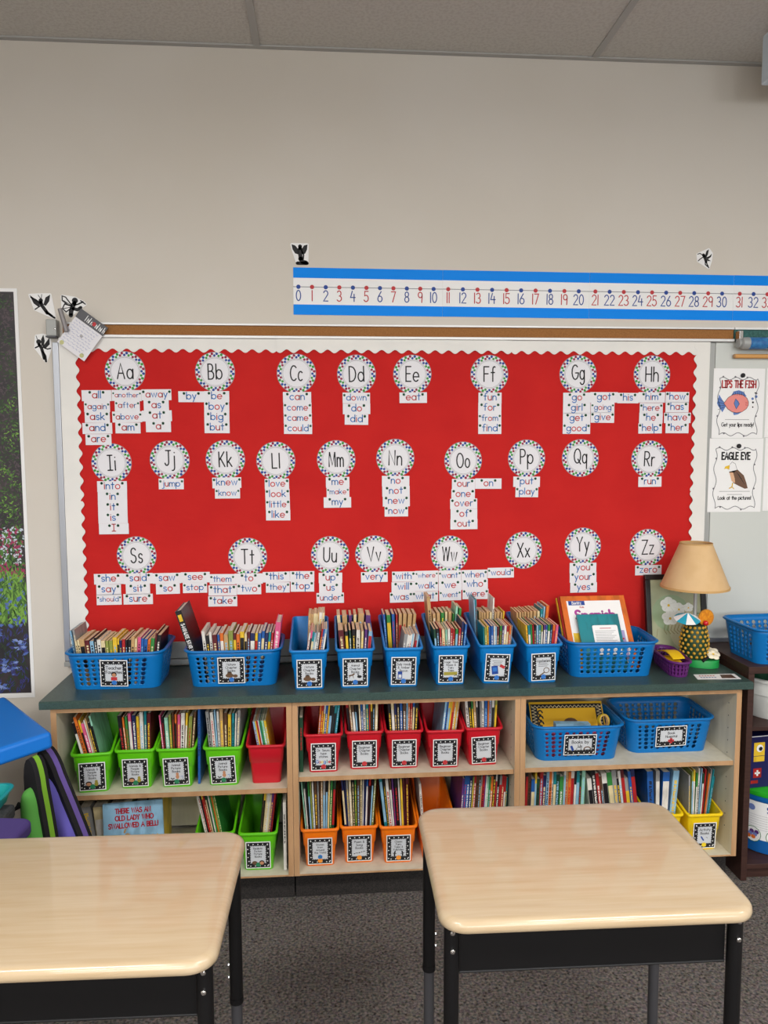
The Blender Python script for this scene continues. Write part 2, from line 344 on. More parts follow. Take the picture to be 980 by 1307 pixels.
for i, (wx, pw) in enumerate(FILL_WINDOWS):  # invented windows on the unseen wall, each with a fill lamp
    mb = MB()
    for a in ((-.8, .8, .95, 1.0), (-.8, .8, 2.35, 2.4), (-.8, -.75, 1.0, 2.35), (.75, .8, 1.0, 2.35), (-.02, .02, 1.0, 2.35)): mb.box(a[0], a[1], 0, .05, a[2], a[3])
    f = struct(mb, 'fill_window_%d' % (i + 1), 'alu_w', loc=(wx, -3.3795, 0), smooth=False)
    mb = MB(); mb.box(-.745, .745, .008, .02, 1.005, 2.345); p = mb.build('fill_window_pane', fill_pane, f, smooth=False)
    la = bpy.data.lights.new('fill_window_light', 'AREA'); la.shape = 'RECTANGLE'; la.size = 1.5; la.size_y = 1.35; la.energy = pw; la.color = FILL_COL; la.spread = math.radians(110)
    lo = bpy.data.objects.new('fill_window_light', la); C.objects.link(lo); lo.parent = f; lo.location = (0, .06, 1.68); lo.rotation_euler = (math.radians(90 - 16), 0, 0)

# ================================================================== whiteboard wall
t = thing('whiteboard', 'wide wall whiteboard mostly hidden under red fabric and scalloped border', 'whiteboard', (0, WY, 0))
mb = MB(); mb.box(-.9425, 1.4625, -.018, -.0005, .77, 1.9455); mb.build('panel', 'wboard', t, smooth=False)
mb = MB(); mb.box(-.965, -.943, -.024, -.0006, .77, 1.93); mb.build('frame_edge', 'alu', t, smooth=False, bevel=.002)
mb = MB(); mb.box(1.463, 1.487, -.0179, -.0006, .77, 1.945); mb.build('frame_edge', 'alu_g', t, smooth=False, bevel=.002)
mb = MB(); mb.box(-.9425, 1.4625, -.026, -.0185, .772, .832); mb.box(-.965, 1.462, -.034, -.0006, .752, .7695); mb.build('bottom_rail', 'alu_g', t, smooth=False, bevel=.002)
t = thing('whiteboard', 'bare whiteboard panel behind lamp and fish poster', 'whiteboard', (0, WY, 0))
mb = MB(); mb.box(1.488, 2.75, -.018, -.0005, .80, 1.945); mb.build('panel', 'wboard', t, smooth=False)
mb = MB(); mb.box(1.488, 2.75, -.024, -.0006, .785, .7995); mb.build('bottom_rail', 'alu', t, smooth=False)
t = thing('tack_rail', 'long brown cork display rail above the red board', 'display rail', (0, WY, 0))
mb = MB(); mb.box(-.926, 1.553, -.022, -.0005, 1.9575, 1.9925); mb.build('cork_strip', 'cork', t, smooth=False)
mb = MB(); mb.box(-.926, 1.553, -.03, -.0006, 1.993, 2.0); mb.build('top_edge', 'alu_w', t, smooth=False, bevel=.001)
mb = MB(); mb.box(-.926, 1.553, -.034, -.0006, 1.947, 1.957); mb.build('bottom_edge', 'alu_w', t, smooth=False, bevel=.002)
t = thing('tack_rail', 'short teal display rail behind the blue rolled map', 'display rail', (0, WY, 0))
mb = MB(); mb.box(1.556, 2.7, -.022, -.0005, 1.955, 1.9925); mb.build('teal_strip', 'teal_cork', t, smooth=False)
mb = MB(); mb.box(1.556, 2.7, -.03, -.0006, 1.993, 2.0); mb.build('top_edge', 'alu_w', t, smooth=False)
# red fabric + scalloped border
FX0, FX1, FZ0, FZ1 = -.94, 1.46, .834, 1.936
mb = MB(); mb.box(FX0, FX1, WY - .0205, WY - .0182, FZ0, FZ1); tag(mb.build('fabric_backing', 'fabric', smooth=False), 'red fabric sheet covering the bulletin board behind word cards', 'bulletin board fabric')
def scallop(label, p0, p1, w0, inner, x0=0, dy=0):
    """strip from p0 to p1 (x,z) along its outer edge; inner = unit normal toward the board centre"""
    L = math.hypot(p1[0] - p0[0], p1[1] - p0[1]); d = ((p1[0] - p0[0]) / L, (p1[1] - p0[1]) / L); n = int(L / .005)
    pts_o = []; pts_i = []
    for i in range(n + 1):
        s_ = L * i / n
        off = w0 + .0065 * math.sin(2 * PI * (s_ + x0) / .0495)
        pts_o.append((p0[0] + d[0] * s_, p0[1] + d[1] * s_)); pts_i.append((p0[0] + d[0] * s_ + inner[0] * off, p0[1] + d[1] * s_ + inner[1] * off))
    mb = MB()
    for y_, flip in ((WY - .0245 - dy, 0), (WY - .0237 - dy, 1)):
        vs = [(p[0], y_, p[1]) for p in pts_o] + [(p[0], y_, p[1]) for p in pts_i]
        fs = [(i, i + 1, n + 2 + i, n + 1 + i) for i in range(n)]
        a = (pts_o[1][0] - pts_o[0][0]) * (pts_i[0][1] - pts_o[0][1]) - (pts_o[1][1] - pts_o[0][1]) * (pts_i[0][0] - pts_o[0][0])
        if (a < 0) != bool(flip): fs = [tuple(reversed(q)) for q in fs]
        mb.add(vs, fs)
    N = n + 1
    for base in (0, N):
        mb.add([mb.v[base + i] for i in range(N)] + [mb.v[2 * N + base + i] for i in range(N)], [(i, i + 1, N + i + 1, N + i) for i in range(n)])
    tag(mb.build('scalloped_border', 'border', smooth=False), label, 'border strip', 'scalloped border strips')
zt = 1.9465
for (a, b_, lb) in ((-.94, -.17, 'white scalloped border strip along the top edge above Aa and Bb'), (-.172, .70, 'white scalloped border strip along the top edge above Dd and Ee'), (.698, 1.463, 'white scalloped border strip along the top edge above Gg and Hh')):
    scallop(lb, (a, zt), (b_, zt), .044, (0, -1), dy=0 if a < -.5 else .003 if a < .5 else 0)
for (a, b_, lb) in ((1.943, 1.36, 'white scalloped border strip up the cushion side beside Aa cards'), (1.362, .78, 'white scalloped border strip up the cushion side beside Ss cards')):
    scallop(lb, (-.941, a), (-.941, max(b_, .835)), .062, (1, 0), dy=.001 if a > 1.5 else .002)
for (a, b_, lb) in ((1.943, 1.38, 'white scalloped border strip up the lamp side beside Hh cards'), (1.382, .78, 'white scalloped border strip running down behind the lamp shade')):
    scallop(lb, (1.462, a), (1.462, max(b_, .835)), .056, (-1, 0), dy=.001 if a > 1.5 else .002)

# ------------------------------------------------------------------ letter discs
YC = WY - .0215
LET = [('A', 159.5, 474), ('B', 274.4, 474.6), ('C', 378.2, 476.7), ('D', 454.9, 477.7), ('E', 526.2, 477.7), ('F', 624.5, 477.8), ('G', 737.7, 477.8), ('H', 832, 478),
 ('I', 142.3, 591), ('J', 216.5, 587.3), ('K', 287.6, 586.5), ('L', 352, 588.4), ('M', 429, 586.5), ('N', 504.5, 584.7), ('O', 591, 588), ('P', 672, 585.3), ('Q', 740.6, 584.7), ('R', 828.8, 586),
 ('S', 174.3, 709.3), ('T', 316, 710.7), ('U', 421.2, 708.5), ('V', 477.4, 707.5), ('W', 573.7, 707.5), ('X', 668, 702.4), ('Y', 743.7, 697), ('Z', 826.6, 698.6)]
for ch, u, v in LET:
    p = atY(u, v, YC); R_ = .0715
    mb = MB(); mb.prism([(R_ * math.cos(2 * PI * i / 40), R_ * math.sin(2 * PI * i / 40)) for i in range(40)], 0, .0009, 'y', 0)
    ring = [(.0705 * math.cos(2 * PI * i / 40), .0705 * math.sin(2 * PI * i / 40)) for i in range(41)]; ring[-1] = ring[0]
    mb.stroke(ring, .0016, 1, 5, True)
    for i in range(48):
        a = 2 * PI * i / 48; rr = .0652 if i % 2 else .0585
        mb.disc(rr * math.cos(a), rr * math.sin(a), .0051 if i % 2 else .0046, 1, (2, 3, 4)[(i // 2 + i % 2) % 3], 8)
    ring = [(.053 * math.cos(2 * PI * i / 36), .053 * math.sin(2 * PI * i / 36)) for i in range(37)]; ring[-1] = ring[0]
    mb.stroke(ring, .001, 1, 5, True)
    mb.disc(0, 0, .0515, 1, 6, 36)
    ring = [(.0492 * math.cos(2 * PI * i / 36), .0492 * math.sin(2 * PI * i / 36)) for i in range(37)]; ring[-1] = ring[0]
    mb.stroke(ring, .0008, 2, 5, True)
    lo = {'t': 't'}.get(ch.lower(), ch.lower())
    mb.text(ch + lo, 0, -.026 if lo not in 'gjpqy' else -.019, .054, .088, 1, layer=2, xs=.62 if ch not in 'MWOQGC' else .5, gap=.26)
    tag(mb.build('letter_disc', ['paper', 'ink', 'inavy', 'imag', 'idgreen', 'igrey', 'paper'], loc=p, rot=(0, random.uniform(-.03, .03), 0), smooth=False),
        'round white letter disc reading %s%s with dotted rim' % (ch, ch.lower()), 'letter disc', 'alphabet letter discs')

# ------------------------------------------------------------------ word cards
WORDS = '''all 123.2 505 38;another 161.6 504.8 38;away 199.7 503.9 38;again 123.8 518.9 33;after 162.4 518.2 32;as 199.4 517.5 32;ask 124.2 532.7 32;above 162.3 532.1 38;at 200.3 530.8 38;and 124.2 546.8 38;am 163.3 546.2 32;a 202.2 544.6 32;are 125.7 561 33;by 244.1 506.4 33;be 276.5 506.1 32;boy 276.5 519.5 32;big 276.7 532.7 32;but 277 546 32;
can 379.1 507.2 36;come 379.6 520.7 36;came 380 533.8 36;could 380.4 547.1 36;down 454.7 508 35;do 455 521.8 35;did 454.9 535.4 30;eat 527.3 507.6 35;fun 625.3 507.8 29.5;for 625 520.8 29.5;from 625 534 29.5;find 625 547.2 29.5;go 736.2 507.8 35;got 770.8 507.2 35;his 801.3 508.1 27;him 831.7 507.3 34;how 864.4 506.9 30;girl 736 521 35;going 769 520 30;here 831 521 29.5;has 864 519.8 29.5;get 735.8 534 35;give 768.8 533 30;he 830.6 533.6 30;have 864.4 533.4 34;good 735.6 547.2 35;help 829.6 546.7 30;her 864 546.4 29.5;
into 143 621 38;in 143.5 634.5 37.5;it 143.8 648 37.5;is 144.2 661.3 37.5;I 145.3 675 38;jump 218.5 617.7 32;knew 289.4 616.2 37;know 290.3 629.5 32;love 353.3 617.8 31;look 354 631 31;little 354.5 644.3 31;like 355 657.5 31;me 430.9 615.6 30;make 431.3 628.4 29;my 430.6 641.3 35;no 504.9 614.1 35;not 505.3 627 35;new 505.7 639.7 34.5;now 505.8 652.6 30;our 591.5 618 29.5;on 623.2 617.3 33.5;one 591 631 30;over 591.7 643 34.5;of 592 656.3 34;out 592 669 34.5;put 672 614.9 34;play 672.3 628 29;run 829.3 614.9 29.5;
she 138.7 739 37.5;said 176.2 738.4 37.5;saw 213 738.1 36;see 249.2 736.9 37;say 138.7 752.6 31.5;sit 176 751.8 31;so 214.3 751.5 30.5;stop 248.8 750.1 31;should 139.3 765.4 32;sure 176.3 764.7 37.5;them 283.6 739.4 32;to 317.4 738.6 36;that 284 753.5 36;two 317.8 752 31;take 284.3 767.4 37;this 352.6 736.4 34.5;the 385.6 735.6 31;they 354.5 749.7 30.5;top 385.9 748.6 30;up 421.7 737.6 30;us 421.8 750.7 29;under 421.4 763.2 35;very 477.7 736.5 34;
with 515 736 29.5;where 544.4 735 29.5;want 574 734.5 29;when 605.3 733.8 33;would 639 731 33.5;will 514.7 749.4 30;walk 544.2 748 30;we 574.5 747.3 29.5;who 606 745.8 33;was 512 762.5 29;what 542.5 761.3 33;went 574.5 759.9 28;were 606.7 758.2 33;you 743.9 724.8 34;your 744 737 34;yes 744.7 749.8 34;zero 827.3 727.7 33.5'''
def wcol(c): return 3 if c == '*' else (2 if c in 'aeiouI' else 1)
K = 0
for item in WORDS.replace('\n', '').split(';'):
    wd, u, v, pw = item.split(); u, v, pw = float(u), float(v), float(pw)
    K += 1
    p = atY(u, v, YC - .0012 - .00035 * (K % 4)); W_ = (atY(u + pw / 2, v, YC) - atY(u - pw / 2, v, YC)).x
    H_ = .0392
    mb = MB(); mb.box(-W_ / 2, W_ / 2, 0, .0003, -H_ / 2, H_ / 2, 0)
    full = '*' + wd + '*'
    tot = sum(GLYPH[c][0] + .2 for c in full) - .2
    h = min(.0255, (W_ - .006) / tot)
    mb.text('*' + wd + '*', 0, -.0085 if h > .02 else -.006, h, .135, wcol, gap=.2)
    initial = wd[0].upper()
    tag(mb.build('word_card', ['paper', 'iblue', 'ired', 'igreen'], loc=p, rot=(0, random.uniform(-.012, .012), 0), smooth=False),
        'small white word card reading %s among the %s%s words' % (wd, initial, initial.lower()), 'word card', 'sight word cards')

# ------------------------------------------------------------------ number line
NX0, NS = -.0905, .0539
NUMW = [(-.109, .440, 0, 10), (.4405, .996, 11, 20), (.9965, 1.558, 21, 30), (1.5585, 2.13, 31, 40)]
def numx(n):
    k = 0 if n <= 10 else 1 if n <= 20 else 2 if n <= 30 else 3
    x0, x1, a, b_ = NUMW[k]
    return [NX0 + .0497 * n, .461 + (n - 11) * .0549, 1.019 + (n - 21) * .0549, 1.583 + (n - 31) * .0549][k]
for k, (x0, x1, a, b_) in enumerate(NUMW):
    xc = (x0 + x1) / 2; w2 = (x1 - x0) / 2; zc = 2.1205 - .004 * (xc - .2)
    mb = MB(); mb.box(-w2, w2, -.0012, -.0003, -.0845, .0845, 0)
    mb.T = Matrix.Translation((0, -.0012, 0))
    mb.rect(0, .066, 2 * w2, .037, 1, 1); mb.rect(0, -.066, 2 * w2, .037, 1, 1)
    mb.rect(0, .0155, 2 * w2, .0022, 1, 2)
    for n in range(a, b_ + 1):
        X = numx(n) - xc; odd = n % 2
        mb.disc(X, .0155, .0078, 2, 4 if odd else 3, 14)
        mb.text(str(n), X, -.034, .037, .1, 4 if odd else 3, layer=1, xs=.82, gap=.2)
    tag(mb.build('number_line_strip', ['paper_w', mat('number_line_blue', (0, 138, 244), .5, spec=.15), 'igrey', 'inavy', 'ired'], loc=(xc, WY - .0008, zc), rot=(0, .0045, 0), smooth=False),
        'blue edged number line strip with numbers %d to %d' % (a, b_), 'number line', 'number line strips')

# ------------------------------------------------------------------ fairy cut-outs
def hull(P):
    P = sorted(set(P)); 
    def half(P):
        h = []
        for p in P:
            while len(h) > 1 and (h[-1][0] - h[-2][0]) * (p[1] - h[-2][1]) - (h[-1][1] - h[-2][1]) * (p[0] - h[-2][0]) <= 0: h.pop()
            h.append(p)
        return h
    return half(P)[:-1] + half(P[::-1])[:-1]
def fairy(u, v, scale, flip, label, parts, y=WY - .0006, flat=False):
    p = atY(u, v, y); mb = MB(); P = []
    for kd, *a in parts:
        pts = a[0] if kd in 'lp' else [(a[0] + a[2] * math.cos(t_), a[1] + a[2] * math.sin(t_)) for t_ in (0, 1.57, 3.14, 4.71)]
        P += [(q[0] * flip * scale, q[1] * scale) for q in pts]
    c = (sum(q[0] for q in P) / len(P), sum(q[1] for q in P) / len(P))
    E = []
    for q in P:
        for a in range(8): E.append((q[0] + .0045 * math.cos(a * PI / 4), q[1] + .0045 * math.sin(a * PI / 4)))
    H = hull(E)
    if flat: H = [q for q in H]
    mb.prism(H, -.0006, 0, 'y', 0)
    mb.T = Matrix.Translation((0, -.0006, 0))
    for kd, *a in parts:
        if kd == 'l': mb.stroke([(q[0] * flip * scale, q[1] * scale) for q in a[0]], a[1] * scale * 1.3, 1, 1)
        elif kd == 'p': mb.flat([(q[0] * flip * scale, q[1] * scale) for q in a[0]], 1, 1)
        elif kd == 'c': mb.disc(a[0] * flip * scale, a[1] * scale, a[2] * scale * 1.12, 1, 1, 12)
    tag(mb.build('fairy_cutout', ['paper_w', 'ink'], loc=p, smooth=False), label, 'paper cut-out', 'fairy silhouettes')
F1 = [('c', -1, 5.5, 1.6), ('l', [(-1, 4), (0, 1), (2, -2), (4, -5)], 2.2), ('l', [(3, -3.5), (5, -5), (8, -7.5)], 1.3), ('l', [(4, -5), (7, -7.2), (10, -9)], 1.2), ('l', [(-1, 3), (-5, 6), (-9, 8)], .9), ('l', [(0, 2), (-3, 0), (-6, -2)], .8),
      ('p', [(-1, 3), (-6, 7), (-10, 10), (-7, 3), (-3, 0)]), ('p', [(1, 2), (3, 8), (7, 10.5), (6, 5), (3, 1)]), ('l', [(-1, 7), (-3, 10)], .4), ('l', [(-.5, 7), (0, 10.5)], .4)]
F2 = [('c', -3, 5, 1.9), ('l', [(-3, 3), (-1, 0), (0, -4), (1, -9)], 2.0), ('l', [(0, -3), (2, -7), (2.4, -11.5)], 1.4), ('l', [(-2, 2), (-6, 0)], .9), ('l', [(-1, 1), (4, -1), (6.5, -.4)], .8),
      ('p', [(-1, 2), (-1, 7), (1, 11), (2, 6), (1, 1)]), ('p', [(0, 1), (4, 6), (6, 9), (6, 3), (2, -1)]), ('l', [(-4, 7), (-5, 10)], .4)]
F3 = [('c', 2, 5, 2.4), ('l', [(1.5, 3), (0, 0), (-1.5, -4), (-2, -8)], 3), ('l', [(0, -2), (4, -3), (7, -1)], 2.2), ('l', [(1, 1), (5, 2), (9, 4)], 1.0), ('l', [(7, 5), (11, 2)], .8),
      ('l', [(-1, 1), (-6, 8), (-9, 9), (-9, 5), (-4, 1)], .8), ('l', [(-1, 0), (-7, 2), (-9, -2), (-6, -5), (-2, -2)], .8), ('l', [(-2, 1), (-8, 5)], .5), ('l', [(-2, -1), (-8, -2)], .5)]
F4 = [('c', 0, 8, 1.8), ('l', [(0, 6.5), (0, 2), (.5, -4)], 3.2), ('l', [(-3, -8.5), (0, -8.5), (7, -8.5)], 2.6), ('l', [(0, -4), (2, -7), (6, -8)], 3.2), ('p', [(-1.5, 5), (-5, 9), (-8.5, 10), (-7.5, 5), (-5, 1), (-1.5, 0)]), ('p', [(1.5, 5), (4, 9), (7.5, 10), (7, 5), (5, 1), (1.5, 0)]), ('l', [(1.5, 4), (3.5, 0), (3, -5)], 1.1)]
F5 = [('c', -1.5, 4, 1.8), ('l', [(-1, 3), (1, -1), (2, -4)], 2.6), ('l', [(2, -4), (4, -8), (5.5, -11)], 1.1), ('l', [(1, -4), (1, -7), (4, -9.5)], 1.0), ('l', [(-1.5, 2), (-6, -1), (-8, -3)], .9), ('l', [(-1, 3), (-6, 6), (-9, 5)], .8),
      ('p', [(0, 2), (2, 9), (5, 11), (4, 5), (2, 1)]), ('p', [(1, 1), (6, 3), (9, 6), (8, 2), (4, -1)]), ('p', [(1, 0), (5, -1), (8, -3), (4, -3)])]
fairy(54, 392, .0042, 1, 'black fairy silhouette on white paper nearest the garden poster top', F1)
fairy(54.5, 444, .0042, 1, 'small dancing fairy silhouette below the other two by rail bracket', F2)
fairy(93, 391, .0040, 1, 'black fairy silhouette with outlined wings above the pinned note', F3)
fairy(383, 325, .0036, 1, 'kneeling fairy silhouette sitting on number line above zero', F4)
fairy(899, 330, .0031, 1, 'small flying fairy silhouette above number 28 on number line', F5)

# rail bracket, tube, pinned note
t = thing('rail_bracket', 'grey metal end bracket on the cork rail near the fairies', 'bracket', atY(73, 421, WY - .0005))
mb = MB(); mb.box(-.027, .0085, -.036, -.001, -.026, .032); mb.build('plate', 'alu_g', t, bevel=.003, smooth=False)
mb = MB(); mb.box(-.027, .0085, -.042, -.001, -.0315, -.0265); mb.build('ledge', 'dgrey', t, smooth=False)
mb = MB(); mb.lathe([(.003, 0), (.003, .003), (.001, .004)], 8); mb.build('screw', 'chrome', t, loc=(.004, -.036, -.002), rot=(PI / 2, 0, 0))
p0, p1 = atY(76.5, 394, WY - .055), atY(85, 423, WY - .055)
t = thing('metal_tube', 'short grey metal tube leaning out of the rail bracket', 'tube', p1)
mb = MB(); d = p0 - p1; mb.tube([(0, 0, 0), d * .5, d], .0085, 12); mb.tube([d * .985, d * 1.004], .0072, 12, 1); mb.build('pipe', [mat('tube_grey', (140, 136, 138), .45, metal=.3), 'ink'], t)
cen = atY(101.8, 432.6, WY - .043); ang = math.radians(-36.6)
t = thing('pinned_note', 'white handwritten note sheet pinned tilted over the cork rail end', 'note', cen, (0, -ang, 0))
mb = MB(); mb.box(-.0565, .0565, 0, .0006, -.0555, .0555, 0)
for i in range(9):
    z_ = .046 - i * .0105; x_ = -.05
    while x_ < .036:
        l = random.uniform(.006, .018); mb.stroke([(x_, z_), (x_ + l * .3, z_ + .0022), (x_ + l * .6, z_ - .0018), (x_ + l, z_ + .001)], .0011, 1, 1); x_ += l + .004
for q in ((-.043, -.047), (.038, -.044)): mb.disc(q[0], q[1], .008, 1, 2, 10)
mb.build('note_sheet', ['paper', mat('pale_ink', (150, 158, 196), .6), mat('pale_olive_ink', (196, 196, 140), .6)], t, smooth=False)
mb = MB(); mb.box(-.0565, .0565, -.001, .0012, .0555, .0905, 0)
mb.T = Matrix.Translation((0, -.001, -.001))
xx = -.022
for i in range(10):
    if i == 4: mb.disc(xx + .003, .073, .0075, 1, 2, 12); xx += .012; continue
    hh = .021 if i in (0, 2, 6, 9) else .014
    mb.stroke([(xx, .064), (xx, .064 + hh)], .0026, 1, 1)
    if i % 2: mb.stroke([(xx, .076), (xx + .005, .073), (xx + .005, .064)], .0022, 1, 1)
    xx += .0074
mb.build('header_band', ['dgrey', 'paper_w', 'ired'], t, smooth=False)
mb = MB(); mb.ball((0, -.006, .012), .0045, 0); mb.tube([(0, -.004, .012), (0, .0075, .012)], .0008, 6); mb.build('push_pin', 'chrome', t)

# garden poster
px0, px1, pz0, pz1 = -2.0, -1.085, .63, 2.12
mb = MB(); mb.box(px0, px1, -.0022, -.0006, pz0, pz1, 0)
ix1, iz1, iz0 = px1 - .012, pz1 - .012, pz0 + .018
mb.T = Matrix.Translation((0, -.0022, 0)); mb.flat([(px0 + .012, iz0), (ix1 + .0, iz0), (ix1, iz1), (px0 + .012, iz1)], 1, 1)
rp = random.Random(3)
def leaf(x, z, l, a, m, lay, wdt=.35):
    c, s_ = math.cos(a), math.sin(a)
    pts = [(0, 0), (l * .4, l * wdt / 2), (l, 0), (l * .4, -l * wdt / 2)]
    q = [(x + c * u - s_ * v, z + s_ * u + c * v) for u, v in pts]
    if max(k[0] for k in q) < ix1 and min(k[0] for k in q) > px0 + .012 and min(k[1] for k in q) > iz0 and max(k[1] for k in q) < iz1: mb.flat(q, lay, m)
for i in range(9000):
    x = ix1 - abs(rp.gauss(0, .22)); z = rp.uniform(iz0, iz1); f = (z - iz0) / (iz1 - iz0)
    lay = 2 + i / 9000 * 1.2
    if f > .42:
        clump = math.sin(x * 40 + math.sin(z * 13) * 3) * math.sin(z * 23 + x * 9)
        if clump > -.5 and rp.random() < .8: leaf(x, z, rp.uniform(.007, .017), rp.uniform(2.2, 7.2), rp.choice((2, 2, 3, 9)) if clump < .2 or f > .75 else rp.choice((2, 3, 4, 4)) if clump < .6 else rp.choice((3, 4, 5)), lay)
        elif rp.random() < .5: leaf(x, z, .014, rp.uniform(0, 6.3), 9, lay)
    elif f > .30:
        kk = rp.random()
        if kk < .4: leaf(x, z, rp.uniform(.008, .016), rp.uniform(0, 6.3), 6 if f > .33 else 7, lay, .6)
        elif kk < .6: leaf(x, z, rp.uniform(.012, .022), rp.uniform(0, 6.3), 7, lay, .6)
        else: leaf(x, z, .024, rp.uniform(.9, 2.3), rp.choice((2, 4)), lay)
    elif f > .17:
        leaf(x, z, rp.uniform(.03, .06), rp.uniform(.5, 2.4), rp.choice((4, 5, 3, 5)), lay, .14)
        if rp.random() < .12: leaf(x, z, .02, rp.uniform(0, 6.3), 8, lay + .3, .6)
    else:
        bl = math.sin(x * 31 + z * 17) * math.sin(z * 44)
        if bl > .25 and rp.random() < .5: leaf(x, z, rp.uniform(.012, .03), rp.uniform(-.7, .7) + rp.choice((0, PI)), rp.choice((8, 11, 10)), lay, .5)
        elif rp.random() < .4: leaf(x, z, .024, rp.uniform(.6, 2.3), rp.choice((2, 11)), lay, .2)
tag(mb.build('garden_poster', ['paper_w', mat('poster_dark', (66, 58, 62), .4, noise=((44, 44, 48), (9, 9, 9), 4, .35, .65)), mat('leaf_dark', (48, 66, 44), .4), mat('leaf_mid', (58, 90, 46), .4),
    mat('leaf_light', (80, 122, 54), .4), mat('leaf_bright', (122, 166, 70), .4), mat('petal_white', (196, 206, 218), .4), mat('petal_pink', (156, 50, 92), .4), mat('petal_blue', (84, 108, 176), .4), mat('poster_plum', (84, 72, 78), .4), mat('petal_pale', (130, 150, 206), .4), mat('petal_deep', (60, 62, 120), .4)],
    loc=(0, WY, 0), smooth=False), 'tall garden poster with leaves and flowers at the wall edge', 'poster')

# fish and eagle posters
def wavy(w_, h, n=30):
    P = []
    for i in range(n): P.append((-w_ / 2 + w_ * i / n, h / 2 + .005 * math.sin(i * .62)))
    for i in range(n): P.append((w_ / 2 - .004 + .006 * math.sin(i * .5), h / 2 - h * i / n))
    for i in range(n): P.append((w_ / 2 - w_ * i / n, -h / 2 + .006 * math.sin(i * .55)))
    for i in range(n): P.append((-w_ / 2 + .006 * math.sin(i * .5 + 1), -h / 2 + h * i / n))
    P.append(P[0]); return P
def poster(label, x0, x1, z0, z1, fn, group='reading strategy sheets'):
    t = thing('strategy_sheet', label, 'poster', ((x0 + x1) / 2, WY - .0182, (z0 + z1) / 2), (0, .004, 0), group)
    w_, h = x1 - x0, z1 - z0
    mb = MB(); mb.box(-w_ / 2, w_ / 2, -.0012, -.0003, -h / 2, h / 2, 0); mb.T = Matrix.Translation((0, -.0012, 0))
    if fn:
        P = wavy(w_ * .76, h * .8); P = [(q[0], q[1] - .012) for q in P]; P[-1] = P[0]
        mb.stroke(P, .0026, 1, 6, True)
        for k in (3, 12, 21, 38, 50, 70, 85, 100, 115): mb.disc(P[k][0] * 1.03, P[k][1] * 1.02, .004, 1, 6, 6)
        fn(mb, w_, h)
    mb.build('sheet', ['paper_w', 'ired', mat('fish_pink', (232, 140, 132), .5), mat('fish_blue', (90, 124, 190), .5), mat('eagle_brown', (110, 80, 62), .5), mat('beak_yellow', (232, 190, 40), .5), 'igrey', mat('eagle_tan', (222, 176, 140), .5), 'ink'], t, smooth=False)
    return t
def magnet(t, x, z):
    mb = MB(); mb.lathe([(.0085, 0), (.0085, .005), (.006, .007)], 16); mb.build('magnet', 'ink', t, loc=(x, -.0025, z), rot=(PI / 2, 0, 0))
def fish(mb, w_, h):
    mb.text('LIPS THE FISH', 0, .060, .026, .2, 1, layer=1, xs=.54, gap=.2)
    for q in ([(-.055, .0), (-.078, .034), (-.085, .0), (-.08, -.01), (-.062, -.034), (-.05, -.012)],): mb.flat(q, 1, 3)
    mb.flat([(-.03, .03), (-.02, .045), (0, .05), (.02, .043), (.032, .026)], 1, 3); mb.flat([(-.02, -.035), (-.016, -.045), (.0, -.042), (.014, -.034)], 1, 3)
    for k in range(6): mb.stroke([(-.024 + k * .009, .03), (-.02 + k * .008, .046)], .0014, 2, 8)
    for k in range(4): mb.stroke([(-.056, .004 - k * .006), (-.08, .018 - k * .014)], .0014, 2, 8)
    body = [(-.058, .0)] + [(-.005 + .046 * math.cos(a), .0 + .036 * math.sin(a)) for a in [2.5, 2.0, 1.57, 1.1, .6, .15, -.2, -.6, -1.1, -1.57, -2, -2.5]]
    mb.flat(body, 2, 2); mb.stroke(body + [body[0]], .0016, 3, 8, True)
    mb.flat([(-.018, .0), (-.012, .018), (.0, .008), (.004, -.004), (-.008, -.022)], 3, 3); mb.stroke([(-.018, .0), (-.012, .018), (.004, -.002), (-.008, -.022), (-.018, .0)], .0014, 4, 8)
    for k in range(3): mb.stroke([(.028, .004 - k * .005), (.036, .004 - k * .006)], .0014, 3, 1)
    for q in ((.056, .018, .005), (.07, .026, .0055), (.058, .004, .004), (.058, -.014, .003), (.066, .04, .003)): mb.disc(q[0], q[1], q[2], 1, 3 if q[2] > .004 else 8, 10)
    mb.stroke([(-.05, -.062), (.045, -.062)], .0016, 1, 6); 
    mb.text('Get your lips ready!', 0, -.088, .0142, .17, 8, xs=.74)
def eagle(mb, w_, h):
    mb.text('EAGLE EYE', 0, .062, .026, .22, 8, xs=.62, gap=.2)
    mb.flat([(-.015, .052), (-.024, .042), (-.026, .02), (-.012, .006), (.004, .02), (-.002, .045)], 1, 0); mb.stroke([(-.024, .042), (-.015, .052), (-.002, .045), (.006, .022)], .0014, 2, 6)
    mb.flat([(-.024, .04), (-.042, .034), (-.046, .024), (-.038, .027), (-.025, .022)], 1, 5)
    mb.flat([(-.026, .014), (.008, .022), (.034, .0), (.046, -.03), (.052, -.05), (.04, -.052), (.014, -.04), (-.006, -.03), (-.016, -.01)], 1, 4)
    mb.flat([(-.024, .01), (-.01, .012), (-.002, -.012), (-.0, -.03), (-.014, -.022)], 2, 7)
    for k in range(4): mb.stroke([(.004 + k * .006, .012 - k * .008), (.02 + k * .006, -.004 - k * .01)], .0013, 2, 8)
    mb.stroke([(-.01, -.03), (-.012, -.045), (-.022, -.05)], .004, 2, 5); mb.stroke([(-.012, -.045), (-.004, -.052)], .003, 2, 5)
    mb.stroke([(-.062, -.062), (.06, -.062)], .0015, 1, 6); mb.stroke([(-.03, -.074), (.03, -.074)], .0015, 1, 6)
    mb.text('Look at the pictures!', 0, -.094, .0138, .18, 8, xs=.74)
t = poster('white sheet titled LIPS THE FISH with pink fish', 1.482, 1.686, 1.583, 1.848, fish); magnet(t, .012, .106)
